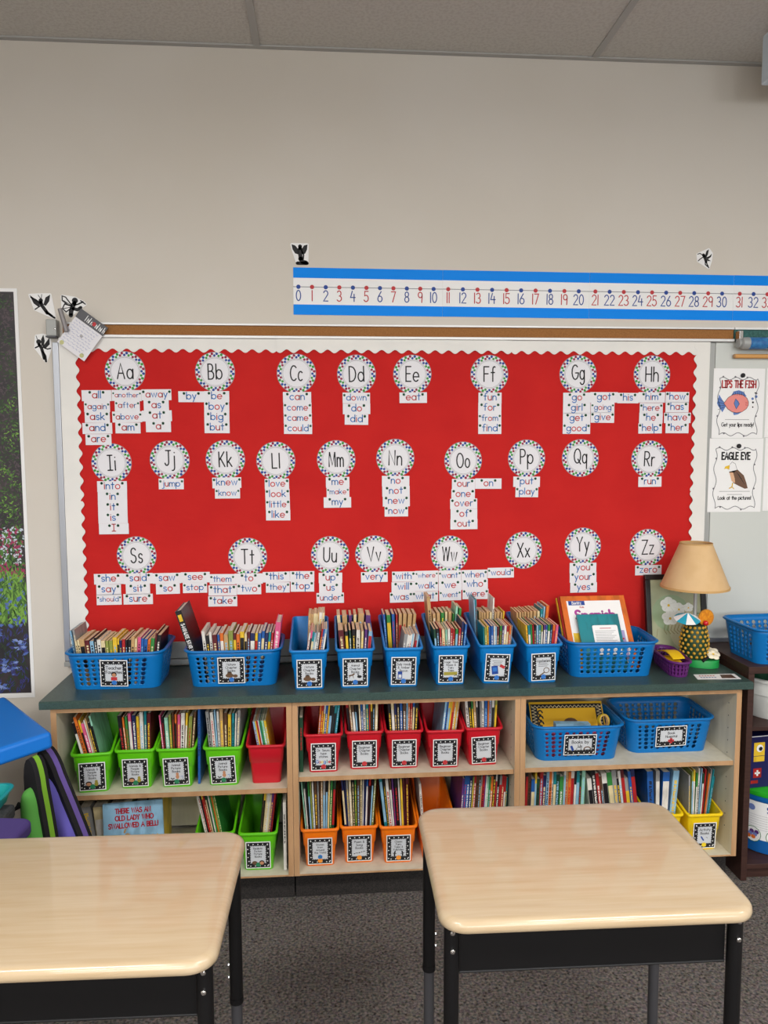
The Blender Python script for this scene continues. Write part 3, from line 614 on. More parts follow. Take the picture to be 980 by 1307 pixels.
t = poster('white sheet titled EAGLE EYE with brown eagle', 1.475, 1.690, 1.297, 1.5815, eagle); magnet(t, .008, .113)
poster('blank edged sheet hanging past the fish sheet at photo edge', 1.694, 1.9, 1.585, 1.85, None); poster('blank edged sheet hanging past the eagle sheet at photo edge', 1.698, 1.9, 1.30, 1.583, None)

# rolled map and pointer
t = thing('rolled_map', 'blue rolled pull-down map case mounted on the teal rail', 'map case', (0, WY, 0))
mb = MB(); mb.tube([(1.592, -.055, 1.938), (2.4, -.055, 1.938)], .0225, 16); mb.tube([(1.662, -.055, 1.938), (2.4, -.055, 1.938)], .0229, 16, 1)
mb.build('roll', [mat('map_blue', (58, 128, 184), .45, noise=((40, 100, 160), (60, 60, 60), 4, .4, .6)), mat('map_band', (150, 170, 190), .5, noise=((40, 70, 110), (70, 70, 70), 3, .45, .55))], t)
mb = MB(); mb.lathe([(.012, -.03), (.017, -.028), (.017, -.022), (.011, -.02), (.021, -.012), (.023, 0), (.023, .012)], 14); mb.build('end_cap', 'alu_g', t, loc=(1.582, -.055, 1.938), rot=(0, PI / 2, 0))
mb = MB(); mb.box(1.5565, 1.572, -.06, -.0305, 1.93, 1.985); mb.build('hook', 'chrome', t, smooth=False, bevel=.002)
mb = MB(); mb.tube([(0, 0, 0), (.8, 0, -.002)], .0085, 12); mb.tube([(-.004, 0, 0), (.004, 0, 0)], .0075, 12, 1)
tag(mb.build('wooden_pointer', [mat('pointer_wood', (214, 158, 92), .45), 'oak'], loc=(1.557, WY - .03, 1.893)), 'slim wooden pointer stick below the blue rolled map', 'pointer')
t = thing('projector_screen', 'white projector screen case hanging under the ceiling at photo corner', 'projector screen', (2.341, 2.6, CZ))
mb = MB(); mb.box(-.80, .8, -.06, .06, -.166, -.05); mb.build('case', mat('screen_white', (214, 226, 236), .4), t, smooth=False, bevel=.008)
for s_ in (-.7, .7):
    mb = MB(); mb.box(s_ - .02, s_ + .02, -.015, .015, -.05, -.0008); mb.build('hanger', 'tbar', t, smooth=False)
mb = MB(); mb.box(-.826, -.8005, -.068, .068, -.172, -.008); mb.build('end_cap', mat('screen_cap', (206, 220, 232), .4), t, smooth=False, bevel=.006)

# ================================================================== cabinets and counter
CT = .745                                    # counter top height
mb = MB(); mb.prism([(2.472, .7205), (2.475, .7185), (WY - .03, .7185), (WY - .03, CT), (2.477, CT), (2.472, CT - .004)], -.922, 1.4605, 'x')
tag(mb.build('countertop', 'counter', smooth=False), 'long dark green laminate countertop under the blue book bins', 'countertop')
FY = 2.492; TH = .018
def cabinet(x0, x1, sh, label):
    t = thing('shelf_cabinet', label, 'cabinet', (x0, FY, 0), group='open shelf cabinets')
    w_ = x1 - x0; D = WY - FY - .032; z0, z1 = .111, .718
    def part(name, b, ax):
        mb = MB(); mb.box(*b, 0); n0 = len(mb.m)
        mb.m = [1 if i == 2 else 0 for i in range(n0)]   # oak edge band on the front face
        return mb.build(name, ['lam', 'oak'], t, smooth=False)
    for xa in (0, w_ - TH): part('side_panel', (xa, xa + TH, 0, D, z0, z1), 0)
    part('top_panel', (TH, w_ - TH, 0.001, D, z1 - TH, z1), 0); part('bottom_panel', (TH, w_ - TH, 0.001, D, z0, z0 + TH - .012), 0)
    part('shelf', (TH + .001, w_ - TH - .001, .006, D - .008, sh - .016, sh), 0)
    mb = MB(); mb.box(TH, w_ - TH, D - .006, D, z0 + TH, z1 - TH); mb.build('back_panel', 'lam', t, smooth=False)
    mb = MB(); mb.box(0.002, w_ - .002, .062, D, 0, z0 - .0005); mb.build('plinth', 'kick', t, smooth=False)
    mb = MB()
    for k in range(11):
        for yy in (.05, D - .06):
            mb.add([(w_ - TH - .0004, yy + .0025 * math.cos(a * PI / 4), .2 + k * .045 + .0025 * math.sin(a * PI / 4)) for a in range(8)], [(7, 6, 5, 4, 3, 2, 1, 0)])
    mb.build('peg_holes', 'ink', t, smooth=False)
SA, SB, SC_, BT = .418, .4545, .4575, .1175
cabinet(-.894, -.1185, SA, 'oak edged open cabinet with lime green bins beside the cushions')
cabinet(-.1175, .652, SB, 'oak edged open cabinet with red bins above orange bins')
cabinet(.653, 1.432, SC_, 'oak edged open cabinet with two blue baskets near the lamp')

# ------------------------------------------------------------------ bins, baskets and their name tags
def shade_mat(k): return {'blue': 'bblue', 'green': 'bgreen', 'red': 'bred', 'orange': 'borange', 'yellow': 'byellow'}[k]
def tagart(mb, w_, h, lines, pic, dotm, th):
    """name tag: black border with white dots, pale centre, print, coloured dot"""
    mb.box(-w_ / 2, w_ / 2, 0, .0005, -h / 2, h / 2, 0)
    mb.rect(0, 0, w_ - .006, h - .006, 1, 1)
    iw, ih = w_ - .034, h - .036
    nx, nz = (5, 6) if h > w_ else (6, 5)
    def dots(x, z): mb.disc(x, z, .0021, 2, 0, 6)
    for i in range(nx):
        x = -w_ / 2 + .010 + (w_ - .02) * i / (nx - 1); dots(x, h / 2 - .009); dots(x + (.006 if i < nx - 1 else 0), -h / 2 + .009)
    for i in range(nz):
        z = -h / 2 + .012 + (h - .024) * i / (nz - 1); dots(-w_ / 2 + .0075 + .003 * (i % 2), z); dots(w_ / 2 - .0075 - .003 * (i % 2), z)
    mb.rect(0, .002, iw, ih, 2, 2)
    for i in range(9):
        x = -iw / 2 + iw * i / 8; mb.disc(x, .002 + ih / 2, .0022, 2, 2, 6); mb.disc(x, .002 - ih / 2, .0022, 2, 2, 6)
    for i in range(9):
        z = .002 - ih / 2 + ih * i / 8; mb.disc(-iw / 2, z, .0022, 2, 2, 6); mb.disc(iw / 2, z, .0022, 2, 2, 6)
    if len(lines) >= 3 and h > w_: th = .0080 if len(lines) == 3 else .0070
    z = ih / 2 - th * 1.35
    for ln in lines:
        tot = sum((GLYPH[c][0] if c in GLYPH else .4) + .17 for c in ln)
        mb.text(ln, 0, z, th, .15, 1, layer=3, xs=min(.95, (iw - .003) / (tot * th))); z -= th * 1.42
    if pic: pic(mb, z - .002)
    if dotm is not None: mb.disc(0, -h / 2 + .014, .0085, 3, dotm, 14)
TAGM = ['paper_w', 'ink', 'tagp', 'inavy', 'igreen', 'ired', mat('tag_orange', (240, 150, 50), .5), mat('tag_yellow', (236, 206, 40), .5), mat('tag_brown', (104, 78, 58), .5), mat('tag_skin', (196, 140, 104), .5), mat('tag_olive', (160, 150, 60), .5), mat('tag_blue', (52, 116, 196), .5)]
def p_rocks(mb, z): mb.disc(-.006, -.018, .014, 3, 8, 12, .008); mb.disc(-.006, -.009, .008, 3, 8, 12, .005); mb.disc(.013, -.02, .008, 3, 8, 12, .006); mb.disc(-.006, -.0055, .006, 4, 1, 10, .002)
def p_girl(mb, z): mb.disc(0, -.004, .009, 3, 1, 12); mb.disc(0, -.006, .0065, 4, 9, 12); mb.rect(0, -.019, .02, .012, 4, 5)
def p_animals(mb, z):
    mb.stroke([(-.02, -.012), (-.01, -.01), (-.004, -.006)], .005, 3, 8); mb.stroke([(-.018, -.012), (-.02, -.02)], .002, 3, 8); mb.stroke([(-.008, -.01), (-.006, -.02)], .002, 3, 8)
    mb.disc(.014, -.016, .008, 3, 1, 10, .005); mb.stroke([(.009, -.012), (.007, -.003)], .002, 3, 1); mb.stroke([(.011, -.012), (.012, -.003)], .002, 3, 1)
def p_cover(mb, z): mb.rect(-.012, -.014, .015, .026, 3, 3); mb.rect(-.012, -.018, .01, .012, 4, 2)
def p_banner(mb, z): mb.rect(-.001, -.016, .046, .012, 3, 10, .02); mb.stroke([(.012, -.024), (.02, -.02), (.024, -.028)], .002, 4, 1)
def p_books(mb, z): mb.rect(-.008, -.008, .022, .03, 3, 3, .15); mb.rect(-.008, -.006, .014, .014, 4, 11, .15); mb.rect(.017, .005, .018, .01, 3, 5, -.5)
def p_lens(mb, z): mb.disc(.01, -.012, .0105, 3, 8, 16); mb.disc(.01, -.012, .008, 4, 2, 16); mb.stroke([(.002, -.02), (-.012, -.03)], .004, 3, 8)
def p_people(mb, z): mb.disc(-.012, -.024, .01, 3, 1, 12, .008); mb.disc(-.012, -.026, .008, 4, 9, 12, .006); mb.disc(.012, -.026, .0065, 3, 10, 10, .008); mb.disc(.012, -.017, .005, 3, 10, 10)
def p_bear(mb, z): mb.disc(.003, -.018, .006, 3, 9, 10, .008); mb.disc(.003, -.008, .005, 3, 9, 10); mb.stroke([(-.018, -.022), (-.014, -.026), (-.008, -.023)], .003, 3, 1); mb.stroke([(.014, -.018), (.02, -.016), (.02, -.026)], .0012, 3, 11)
def p_word(mb, z):
    for i, (c, q) in enumerate(zip('Google', (11, 5, 7, 11, 4, 5))): mb.text(c, -.021 + i * .0082, -.022, .011, .2, q, layer=3)
def p_globe(mb, z): mb.disc(0, -.021, .008, 3, 11, 12); mb.stroke([(-.004, -.018), (.002, -.022)], .003, 4, 4)
def p_notes(mb, z): mb.stroke([(-.02, -.02), (-.01, -.017), (0, -.018), (.01, -.014), (.02, -.012)], .0012, 3, 1); [mb.disc(-.016 + k * .008, -.02 + k * .002, .0018, 3, 1, 6) for k in range(5)]
def p_shadow(mb, z):
    for s_ in (-1, 1): mb.stroke([(s_ * .014, -.028), (s_ * .014, -.018), (s_ * .012, -.012)], .005, 3, 1); mb.stroke([(s_ * .008, -.02), (s_ * .02, -.018)], .0022, 3, 1)
def p_faces(mb, z): mb.disc(-.012, -.028, .009, 3, 8, 12, .007); mb.disc(.012, -.027, .009, 3, 1, 12, .008); mb.disc(.012, -.029, .007, 4, 9, 12, .006)
def p_pen(mb, z): mb.stroke([(-.012, -.004), (-.003, -.018)], .005, 3, 3); mb.stroke([(.006, -.006), (.012, -.01)], .0012, 3, 1)
def p_us(mb, z): mb.rect(-.028, -.012, .008, .02, 3, 3, .4); mb.stroke([(-.014, -.016), (-.004, -.006), (.006, -.016), (-.004, -.022), (-.014, -.016)], .0014, 3, 1); mb.stroke(arc(.026, -.018, .012, .01, 0, 180), .004, 3, 8); mb.stroke([(.014, -.019), (.038, -.019)], .002, 3, 1)
def p_cross(mb, z): mb.rect(0, -.017, .022, .009, 3, 5); mb.rect(0, -.017, .009, .02, 3, 5)
def p_lines(n):
    def f(mb, z):
        for i in range(n): mb.stroke([(-.018 + .004 * (i % 2), .024 - i * .0055), (.018 - .003 * (i % 3), .024 - i * .0055)], .0013, 3, 1)
    return f
def both(*fs):
    def f(mb, z):
        for q in fs: q(mb, z)
    return f
BIN_D, BIN_HF, BIN_HB = .255, .137, .187
def bin_ring(hw, t, yo=0.0, r=.013):
    yf, yb = -.010 * t - yo, BIN_D + .022 * t + yo
    out = []
    for x, y in rrect(-hw, hw, yf, yb, r, 3):
        out.append((x, y, t * (BIN_HF + (BIN_HB - BIN_HF) * (y - yf) / (yb - yf))))
    return out
def make_bin_meshes():
    mb = MB()
    R_ = [bin_ring(.0480, 0.0), bin_ring(.0535, .52), bin_ring(.0535 + .0005, .53), bin_ring(.0565, .54, .001), bin_ring(.0605, .93, .0005), bin_ring(.0655, .935, .006), bin_ring(.0668, .95, .007), bin_ring(.0668, .99, .007),
          bin_ring(.0655, 1.0, .006), bin_ring(.0600, 1.0, -.001), bin_ring(.0590, .98, -.002), bin_ring(.0545, .54, -.002), bin_ring(.0510, .52, -.002)]
    base = [(x * .96, y * .985 + .003, .0025) for x, y, z in bin_ring(.0465, .0, -.002)]
    R_.append(base)
    mb.loft(R_, 0, True, True)
    return mb
_bin_mesh = {}
BINTAG = {}
def book_bin(colour, x, y, z, label, lines=None, pic=None, dotm=None, rz=0, tagrot=0, group=None, th=.0095, tdx=0):
    t = thing('book_bin', label, 'book bin', (x, y, z + .0006), (0, 0, rz), group or 'plastic book bins')
    if colour not in _bin_mesh: _bin_mesh[colour] = make_bin_meshes().build('bin_shell', shade_mat(colour), t, ang=50).data
    else:
        o = bpy.data.objects.new('bin_shell', _bin_mesh[colour]); C.objects.link(o); o.parent = t
    if lines is not None:
        mb = MB(); tagart(mb, .084, .098, lines, pic, dotm, th)
        mb.build('name_tag', TAGM, t, loc=(tdx, -.0085, .0565), rot=(.073, tagrot, 0), smooth=False)
    return t

def perforated(w0, d0, w1, d1, h, ncol, nrow, r0=.06, rz_=.42, hole=.0076, th=.0022, slot=False):
    """open basket: tapered wall sheet with punched holes, rolled rim, floor.  Returns the builder (front bottom edge centre at the origin)"""
    mb = MB()
    def per(s_, t_):
        w_ = w0 + (w1 - w0) * t_; d = d0 + (d1 - d0) * t_
        r = .035 + .006 * t_; hw, hd = w_ / 2, d / 2; yc = d0 / 2
        segs = [(2 * (hw - r), 'F'), (PI * r / 2, 0), (2 * (hd - r), 'R'), (PI * r / 2, 1), (2 * (hw - r), 'B'), (PI * r / 2, 2), (2 * (hd - r), 'L'), (PI * r / 2, 3)]
        tot = sum(q[0] for q in segs); q = (s_ % 1.0) * tot
        for i, (l, k) in enumerate(segs):
            if q <= l or i == 7: break
            q -= l
        if k == 'F': x, y = -hw + r + q, -hd
        elif k == 'R': x, y = hw, -hd + r + q
        elif k == 'B': x, y = hw - r - q, hd
        elif k == 'L': x, y = -hw, hd - r - q
        else:
            a = -PI / 2 + k * PI / 2 + q / r
            cx = (hw - r) if k in (0, 1) else -(hw - r); cy = -(hd - r) if k in (0, 3) else (hd - r)
            x, y = cx + r * math.cos(a), cy + r * math.sin(a)
        return (x, y + yc, t_ * h)
    tz0, tz1 = .10, .86
    off = -.5 / ncol
    vid = {}
    def V(s_, t_):
        k = (round((s_ % 1.0) * 1e5) % 100000, round(t_ * 1e5))
        if k not in vid: vid[k] = len(mb.v); mb.v.append(per(s_, t_))
        return vid[k]
    def F(*i):
        if len(set(i)) >= 3: mb.f.append(tuple(i)); mb.m.append(0)
    perim = 2 * (w0 + w1) / 2 + 2 * (d0 + d1) / 2 - .06
    cw = 1.0 / ncol; ch = (tz1 - tz0) / nrow
    solid_c = set()
    for c in range(ncol):
        p = per(off + (c + .5) * cw, .5); w5, d5 = (w0 + w1) / 2, (d0 + d1) / 2
        if abs(p[0]) > w5 / 2 - .034 and abs(p[1] - d0 / 2) > d5 / 2 - .034 and not slot: solid_c.add(c)
    for c in range(ncol):
        s0 = off + c * cw
        big = 1.0 if c % 2 else .72
        for r in range(nrow):
            t0 = tz0 + r * ch
            rs = hole / perim * (big if not slot else .45); rt = hole / h * (big if not slot else 1.2)
            B = [(s0, t0), (s0 + cw / 2, t0), (s0 + cw, t0), (s0 + cw, t0 + ch / 2), (s0 + cw, t0 + ch), (s0 + cw / 2, t0 + ch), (s0, t0 + ch), (s0, t0 + ch / 2)]
            Hs = [(s0 + cw / 2 + rs * math.cos(a), t0 + ch / 2 + rt * math.sin(a)) for a in [math.radians(q) for q in (225, 270, 315, 0, 45, 90, 135, 180)]]
            bi = [V(*q) for q in B]; hi = [V(*q) for q in Hs]
            if c in solid_c: F(*bi); continue
            for k in range(8): F(bi[k], bi[(k + 1) % 8], hi[(k + 1) % 8], hi[k])
    for c in range(ncol * 2):
        s0, s1 = off + c * cw / 2, off + (c + 1) * cw / 2
        F(V(s0, 0), V(s1, 0), V(s1, tz0), V(s0, tz0)); F(V(s0, tz1), V(s1, tz1), V(s1, 1), V(s0, 1))
    F(*[V(off + c * cw / 2, 0) for c in reversed(range(ncol * 2))])
    rim = []
    for c in range(ncol * 2):
        p = per(off + c * cw / 2, 1.0); cx, cy = p[0], p[1] - d0 / 2; l = math.hypot(cx, cy)
        rim.append((p, (cx / l, cy / l)))
    return mb, rim, h
_bk = {}
def basket_parts(t, key, args, m, tag_=None, solid=.0022):
    if key not in _bk:
        mb, rim, h = perforated(*args[0], **args[1])
        def mods(o):
            q = o.modifiers.new('wall', 'SOLIDIFY'); q.thickness = solid; q.offset = -1
        o = mb.build('basket_shell', m, t, ang=50, mods=mods)
        r = MB(); n = len(rim)
        prof = [(-.0005, -.004), (.005, -.005), (.0085, -.002), (.0085, .001), (.005, .0035), (-.0015, .003), (-.0022, -.002)]
        r.loft([[(p[0] + d[0] * a, p[1] + d[1] * a, p[2] + b_) for p, d in rim] for a, b_ in prof], 0, False, False, True)
        o2 = r.build('rim', m, t, ang=60); _bk[key] = (o.data, o2.data)
    else:
        a, b_ = _bk[key]
        o = bpy.data.objects.new('basket_shell', a); C.objects.link(o); o.parent = t
        q = o.modifiers.new('wall', 'SOLIDIFY'); q.thickness = solid; q.offset = -1
        o2 = bpy.data.objects.new('rim', b_); C.objects.link(o2); o2.parent = t
    if tag_:
        w_, h_, lines, pic, dotm, th, rot, zc, tilt, dx = tag_
        mb = MB(); tagart(mb, w_, h_, lines, pic, dotm, th)
        mb.build('name_tag', TAGM, t, loc=(dx, -.0075 - .022 * zc / .13, zc), rot=(tilt, rot, 0), smooth=False)
BA = ((.285, .195, .318, .236, .127, 42, 6), {})
def basket(x, y, z, label, tag_=None, rz=0, m='bkblue', group='perforated blue baskets'):
    t = thing('storage_basket', label, 'basket', (x, y, z + .0006), (0, 0, rz), group)
    basket_parts(t, m, BA, m, tag_); return t

# ------------------------------------------------------------------ books
PR = random.Random(11)
def print_mat(c, base):
    nm = 'print_%s_on_%s' % (c, base)
    if nm not in MATS:
        m_ = mat(nm, BOOKCOL[base][1], .4, noise=(BOOKCOL[c][1], (60, 60, 230), 2, .46, .5))
    return MATS[nm]
ORD = ['first', 'second', 'third', 'fourth', 'fifth', 'sixth', 'seventh', 'eighth', 'ninth', 'tenth', 'eleventh', 'twelfth', 'thirteenth', 'fourteenth', 'fifteenth', 'sixteenth', 'seventeenth', 'eighteenth', 'nineteenth', 'twentieth', 'twenty-first', 'twenty-second', 'twenty-third', 'twenty-fourth', 'twenty-fifth', 'twenty-sixth', 'twenty-seventh', 'twenty-eighth']
def book(kind, mtx, t_, d, h, col, label, group, pages='pages', title=True, hard=False):
    o = thing(kind, label, 'book', group=group, mtx=mtx)
    s = .0022 if hard else .0009; hx = t_ / 2; ov = .003 if hard else .0004
    mb = MB(); mb.prism([(-hx, 0), (hx, 0), (hx, d), (hx - s, d), (hx - s, s), (-hx + s, s), (-hx + s, d), (-hx, d)], 0, h, 'z')
    mb.build('cover', 'bk_' + col, o, smooth=False)
    mb = MB(); mb.box(-hx + s, hx - s, s, d - ov, ov, h - ov); mb.build('page_block', pages, o, smooth=False)
    if title and t_ > .0045:
        mb = MB(); c = PR.choice('wwycklr')
        if c == col: c = 'k' if col != 'k' else 'y'
        z = h * PR.uniform(.3, .45); tz = h * PR.uniform(.8, .92)
        k = PR.random()
        if k < .3: mb.box(-hx * .9, hx * .9, -.0006, 0.0, z, tz)
        else: mb.box(-hx * .45, hx * .45, -.0005, 0, z, tz)
        mb.build('spine_title', 'bk_' + c if k < .3 else print_mat(c, col), o, smooth=False)
        if PR.random() < .5:
            mb = MB(); mb.box(-hx * .9, hx * .9, -.0006, 0.0, h * .12, h * .2); mb.build('spine_band', 'bk_' + c, o, smooth=False)
    return o
NBOOK = 0
def row(cols, place, x0, x1, y, z, h, d, kind, where, lean=(0, 0), jh=.06, pages='pages', group=None, rz=0, hard=False, tilt=0.0, tops=None, tmin=.55, side='cushion', start=0):
    """books spine outward between x0 and x1 (local x of the container 'place' = (X, Y, Z, rz)); lean = sideways lean at the two ends"""
    global NBOOK
    if lean[1] < lean[0]: lean = ((lean[0] + lean[1]) / 2,) * 2
    th = [PR.uniform(tmin, 1.6) for _ in cols]
    total = sum(th); W_ = x1 - x0; x = x0; n = len(cols)
    base = Matrix.Translation((place[0], place[1], place[2])) @ Matrix.Rotation(place[3], 4, 'Z')
    names = [BOOKCOL[c][0] for c in cols]; lab = []
    for i, c in enumerate(cols):
        a = lean[0] + (lean[1] - lean[0]) * (i / max(n - 1, 1)); t_ = th[i] / total * W_ * .985 * math.cos(a); hh = h * (1 + PR.uniform(-jh, jh * .6))
        if tops and i in tops: hh = tops[i]
        dd = d * (1 + PR.uniform(-.06, .04))
        mx = base @ Matrix.Translation((x + t_ / 2 + .001, y + PR.uniform(0, .006), z + abs(math.sin(a)) * t_ / 2 + .0008)) @ Matrix.Rotation(a, 4, 'Y') @ Matrix.Rotation(tilt, 4, 'X')
        nm = names[i]; uniq = names.count(nm) == 1
        kn = kind.replace('_', ' ')
        if uniq: L = 'only %s %s %s' % (nm, kn, where)
        else: L = '%s %s %s from cushion side %s' % (ORD[names[:i].count(nm)], nm, kn, where)
        if n == 1: L = '%s %s %s' % (nm, kn, where)
        book(kind, mx, t_ * .985, dd, hh, c, L, group or 'books ' + where, pages, hard=hard or (kind == 'hardcover_book'))
        x += th[i] / total * W_; NBOOK += 1

BX = dict(b1=(-.0595, 2.526), b2=(.094, 2.53), b3=(.257, 2.529), b4=(.4195, 2.538), b5=(.5795, 2.538), b6=(.739, 2.534))
def bn(k, *a, **q): return book_bin('blue', BX[k][0], BX[k][1], CT, *a, **q)
bn('b1', 'blue book bin half empty, tagged Nature Chapter Books with rocks', ['Nature', 'Chapter', 'Books'], p_rocks, 11)
bn('b2', 'blue book bin tagged Animal Chapter Books with fox and rabbit', ['Animal', 'Chapter', 'Books'], p_animals, 11)
bn('b3', 'blue book bin tagged with small grey-blue book cover picture', ['Judy Moody', '& Amber', 'Brown'], p_cover, 11, tagrot=.02)
bn('b4', 'blue book bin tagged with olive treehouse banner picture', ['Magic Tree', 'House &', 'Fairy', 'Tales'], p_banner, 11, tagrot=.01)
bn('b5', 'blue book bin tagged with blue book and red ticket picture', [], both(p_lines(4), p_books), 11, tagrot=.05)
bn('b6', 'blue book bin tagged Mysteries with magnifying glass', ['Mysteries'], both(p_lens, lambda mb, z: [mb.stroke([(-.018, .018 - k * .005), (.017 - .004 * (k % 2), .018 - k * .005)], .0012, 3, 1) for k in range(4)]), 11, tagrot=-.03)
def pl(k): return (BX[k][0], BX[k][1], CT + .004, 0)
BK = 'paperback_book'
row('wqtlewkrbl', pl('b1'), -.026, .031, .02, 0, .195, .115, BK, 'in the half empty Nature bin', (.14, .15), group='books in the half empty blue bin', tmin=.7)
row('ssccswc', pl('b1'), -.016, .041, .145, 0, .222, .094, BK, 'at the back of half empty Nature bin', (.05, .05), jh=.02)
row('mkdkwcpl', pl('b2'), -.042, .042, .018, 0, .190, .115, BK, 'in front row of Animal Chapter bin', (-.08, .09), jh=.03)
row('cspcsp', pl('b2'), -.042, .042, .142, 0, .215, .096, BK, 'in back row of Animal Chapter bin', (-.08, .09), jh=.02)
row('eewwwlwmel', pl('b3'), -.018, .031, .018, 0, .172, .112, BK, 'in front row of grey-blue cover bin', (.14, .15), jh=.03)
row('bgbrssss', pl('b3'), -.042, .042, .142, 0, .212, .096, BK, 'in back row of grey-blue cover bin', (-.08, .09), jh=.01)
row('dkrcawrrgrnb', pl('b4'), -.042, .042, .018, 0, .185, .115, BK, 'in front row of treehouse bin', (-.08, .09), jh=.02, tops={10: .208, 11: .20})
row('sssgcsgag', pl('b4'), -.042, .042, .142, 0, .212, .096, BK, 'in back row of treehouse bin', (-.08, .09), jh=.02, tops={0: .272, 7: .235, 8: .228})
row('txybbwlmgpwroe', pl('b5'), -.036, .042, .018, 0, .190, .115, BK, 'in front row of red ticket bin', (-.05, .09), jh=.02)
row('sssscwsssy', pl('b5'), -.027, .0395, .142, 0, .212, .096, BK, 'in back row of red ticket bin', (-.03, .09), jh=.015, tops={5: .262})
row('lt', pl('b5'), -.0425, -.034, .139, 0, .262, .098, 'hardcover_book', 'standing tall in red ticket bin', (-.05, -.04), jh=.02, pages='pagesw')
row('ytgrkltxpbgnoq', pl('b6'), -.042, .042, .018, 0, .192, .115, BK, 'in front row of Mysteries bin', (-.08, .09), jh=.015)
row('sssssssctlo', pl('b6'), -.042, .042, .142, 0, .212, .096, BK, 'in back row of Mysteries bin', (-.08, .09), jh=.015, tops={8: .222, 9: .228, 10: .232})
# wide counter baskets
XA, XB, XC = -.7105, -.3175, 1.000
basket(XA, 2.588, CT, 'wide blue basket tagged Teacher Favorites at cushion end of counter', (.09, .095, ['Teacher', 'Favorites'], p_girl, 11, .011, .03, .059, .155, .0))
basket(XB, 2.583, CT, 'wide blue basket tagged Nature Chapter Books holding paperbacks', (.09, .095, ['Nature', 'Chapter', 'Books'], p_rocks, 11, .0095, .0, .06, .155, -.005))
basket(XC, 2.573, CT, 'wide blue basket holding the orange Spanish book near lamp', rz=-.03)
row('ccsmlkwcxxyynrkkscqbbogmk', (XA, 2.588, CT + .004, 0), -.119, .128, .024, 0, .162, .135, BK, 'in Teacher Favorites basket', (-.13, .12), jh=.05, tops={23: .178, 24: .172})
row('le', (XA, 2.588, CT + .004, 0), -.134, -.122, .045, 0, .192, .13, BK, 'standing tall at end of Teacher Favorites basket', (-.15, -.12), jh=.02, pages='pagesw')
row('wkwmbosxmoycmnybbntr', (XB, 2.583, CT + .004, 0), -.092, .118, .024, 0, .176, .13, BK, 'in wide Nature Chapter basket', (-.10, .10), jh=.06, pages='pagesw', tmin=.7)
row('q', (XB, 2.583, CT + .004, 0), .1195, .138, .03, 0, .205, .14, 'hardcover_book', 'in wide Nature Chapter basket end', (.11, .11), pages='pagesw')
# tall dark book leaning at the cushion end of the second basket
mx = Matrix.Translation((XB - .105, 2.600, CT + .008)) @ Matrix.Rotation(-.30, 4, 'Y')
o = book('hardcover_book', mx, .021, .165, .264, 'k', 'tall black hardcover lettered along its spine, leaning over wide Nature basket', 'leaning hardcovers', 'pagesw', title=False, hard=True)
mb = MB(); mb.text('5-MINUTE STAR WARS', .045, -.0055, .0115, .2, 0, align=-1, layer=2, xs=.78);
mb.rect(.024, 0, .024, .012, 1, 1)
mb.build('spine_lettering', ['paper_w', 'bk_y'], o, loc=(0, 0, .262), rot=(0, PI / 2, 0), smooth=False)

def facing(kind, x, y, z, w_, h, t_, lean, col, label, group, pages='pagesw', spin=0, yaw=0, hard=True):
    """book standing with its front cover toward the room; local cover origin returned for artwork"""
    mx = Matrix.Translation((x, y, z)) @ Matrix.Rotation(yaw, 4, 'Z') @ Matrix.Rotation(-lean, 4, 'X') @ Matrix.Rotation(spin, 4, 'Y') @ Matrix.Rotation(-PI / 2, 4, 'Z') @ Matrix.Translation((0, -w_ / 2, 0))
    return book(kind, mx, t_, w_, h, col, label, group, pages, title=False, hard=hard)
def cover_art(o, t_, w_, fn, mats, name='cover_print'):
    mb = MB(); fn(mb); mb.build(name, mats, o, loc=(t_ / 2, w_ / 2, 0), rot=(0, 0, PI / 2), smooth=False)
o = facing('picture_book', XC - .003, 2.625, CT + .012, .245, .285, .012, .62, 'o', 'large orange Spanish picture book leaning in basket near lamp', 'leaning books in the lamp basket')
def art(mb):
    mb.rect(0, .1425, .205, .245, 1, 0); mb.rect(-.065, .256, .062, .017, 2, 1); mb.text('Berlitz', -.065, .251, .011, .16, 0, layer=3, xs=.9)
    mb.text('Kids', -.047, .236, .007, .18, 4, layer=2)
    mb.text('Spanish', -.002, .19, .036, .24, 2, layer=2, xs=.95)
    mb.rect(-.082, .075, .032, .125, 2, 3); mb.rect(.075, .09, .04, .11, 2, 5)
    for k in range(8): mb.disc(.064 + .011 * (k % 3), .052 + .012 * k, .004, 3, 4, 8)
cover_art(o, .012, .245, art, ['paper_w', 'inavy', mat('print_magenta', (170, 60, 150), .5), 'bk_y', 'ired', mat('print_lilac', (170, 160, 206), .5)])
o = facing('picture_book', XC - .006, 2.60, CT + .012, .155, .215, .010, .60, 't', 'teal picture book with white text panel leaning before orange book', 'leaning books in the lamp basket')
def art(mb):
    P = rrect(-.028, .066, .06, .172, .006)
    mb.flat(P, 1, 0); mb.stroke([(.0, .16), (.04, .16)], .0025, 2, 1)
    for k in range(14): mb.stroke([(-.02, .15 - k * .0062), (.056 - .008 * (k % 3), .15 - k * .0062)], .0013, 2, 2)
cover_art(o, .010, .155, art, ['paper_w', 'ired', 'igrey'])
facing('picture_book', XC - .008, 2.6415, CT + .012, .245, .280, .0115, .62, 'r', 'red edged picture book tucked behind the orange Spanish book', 'leaning books in the lamp basket')
facing('picture_book', XC - .0135, 2.657, CT + .012, .240, .272, .010, .62, 'y', 'yellow edged picture book rearmost behind the orange Spanish book', 'leaning books in the lamp basket')

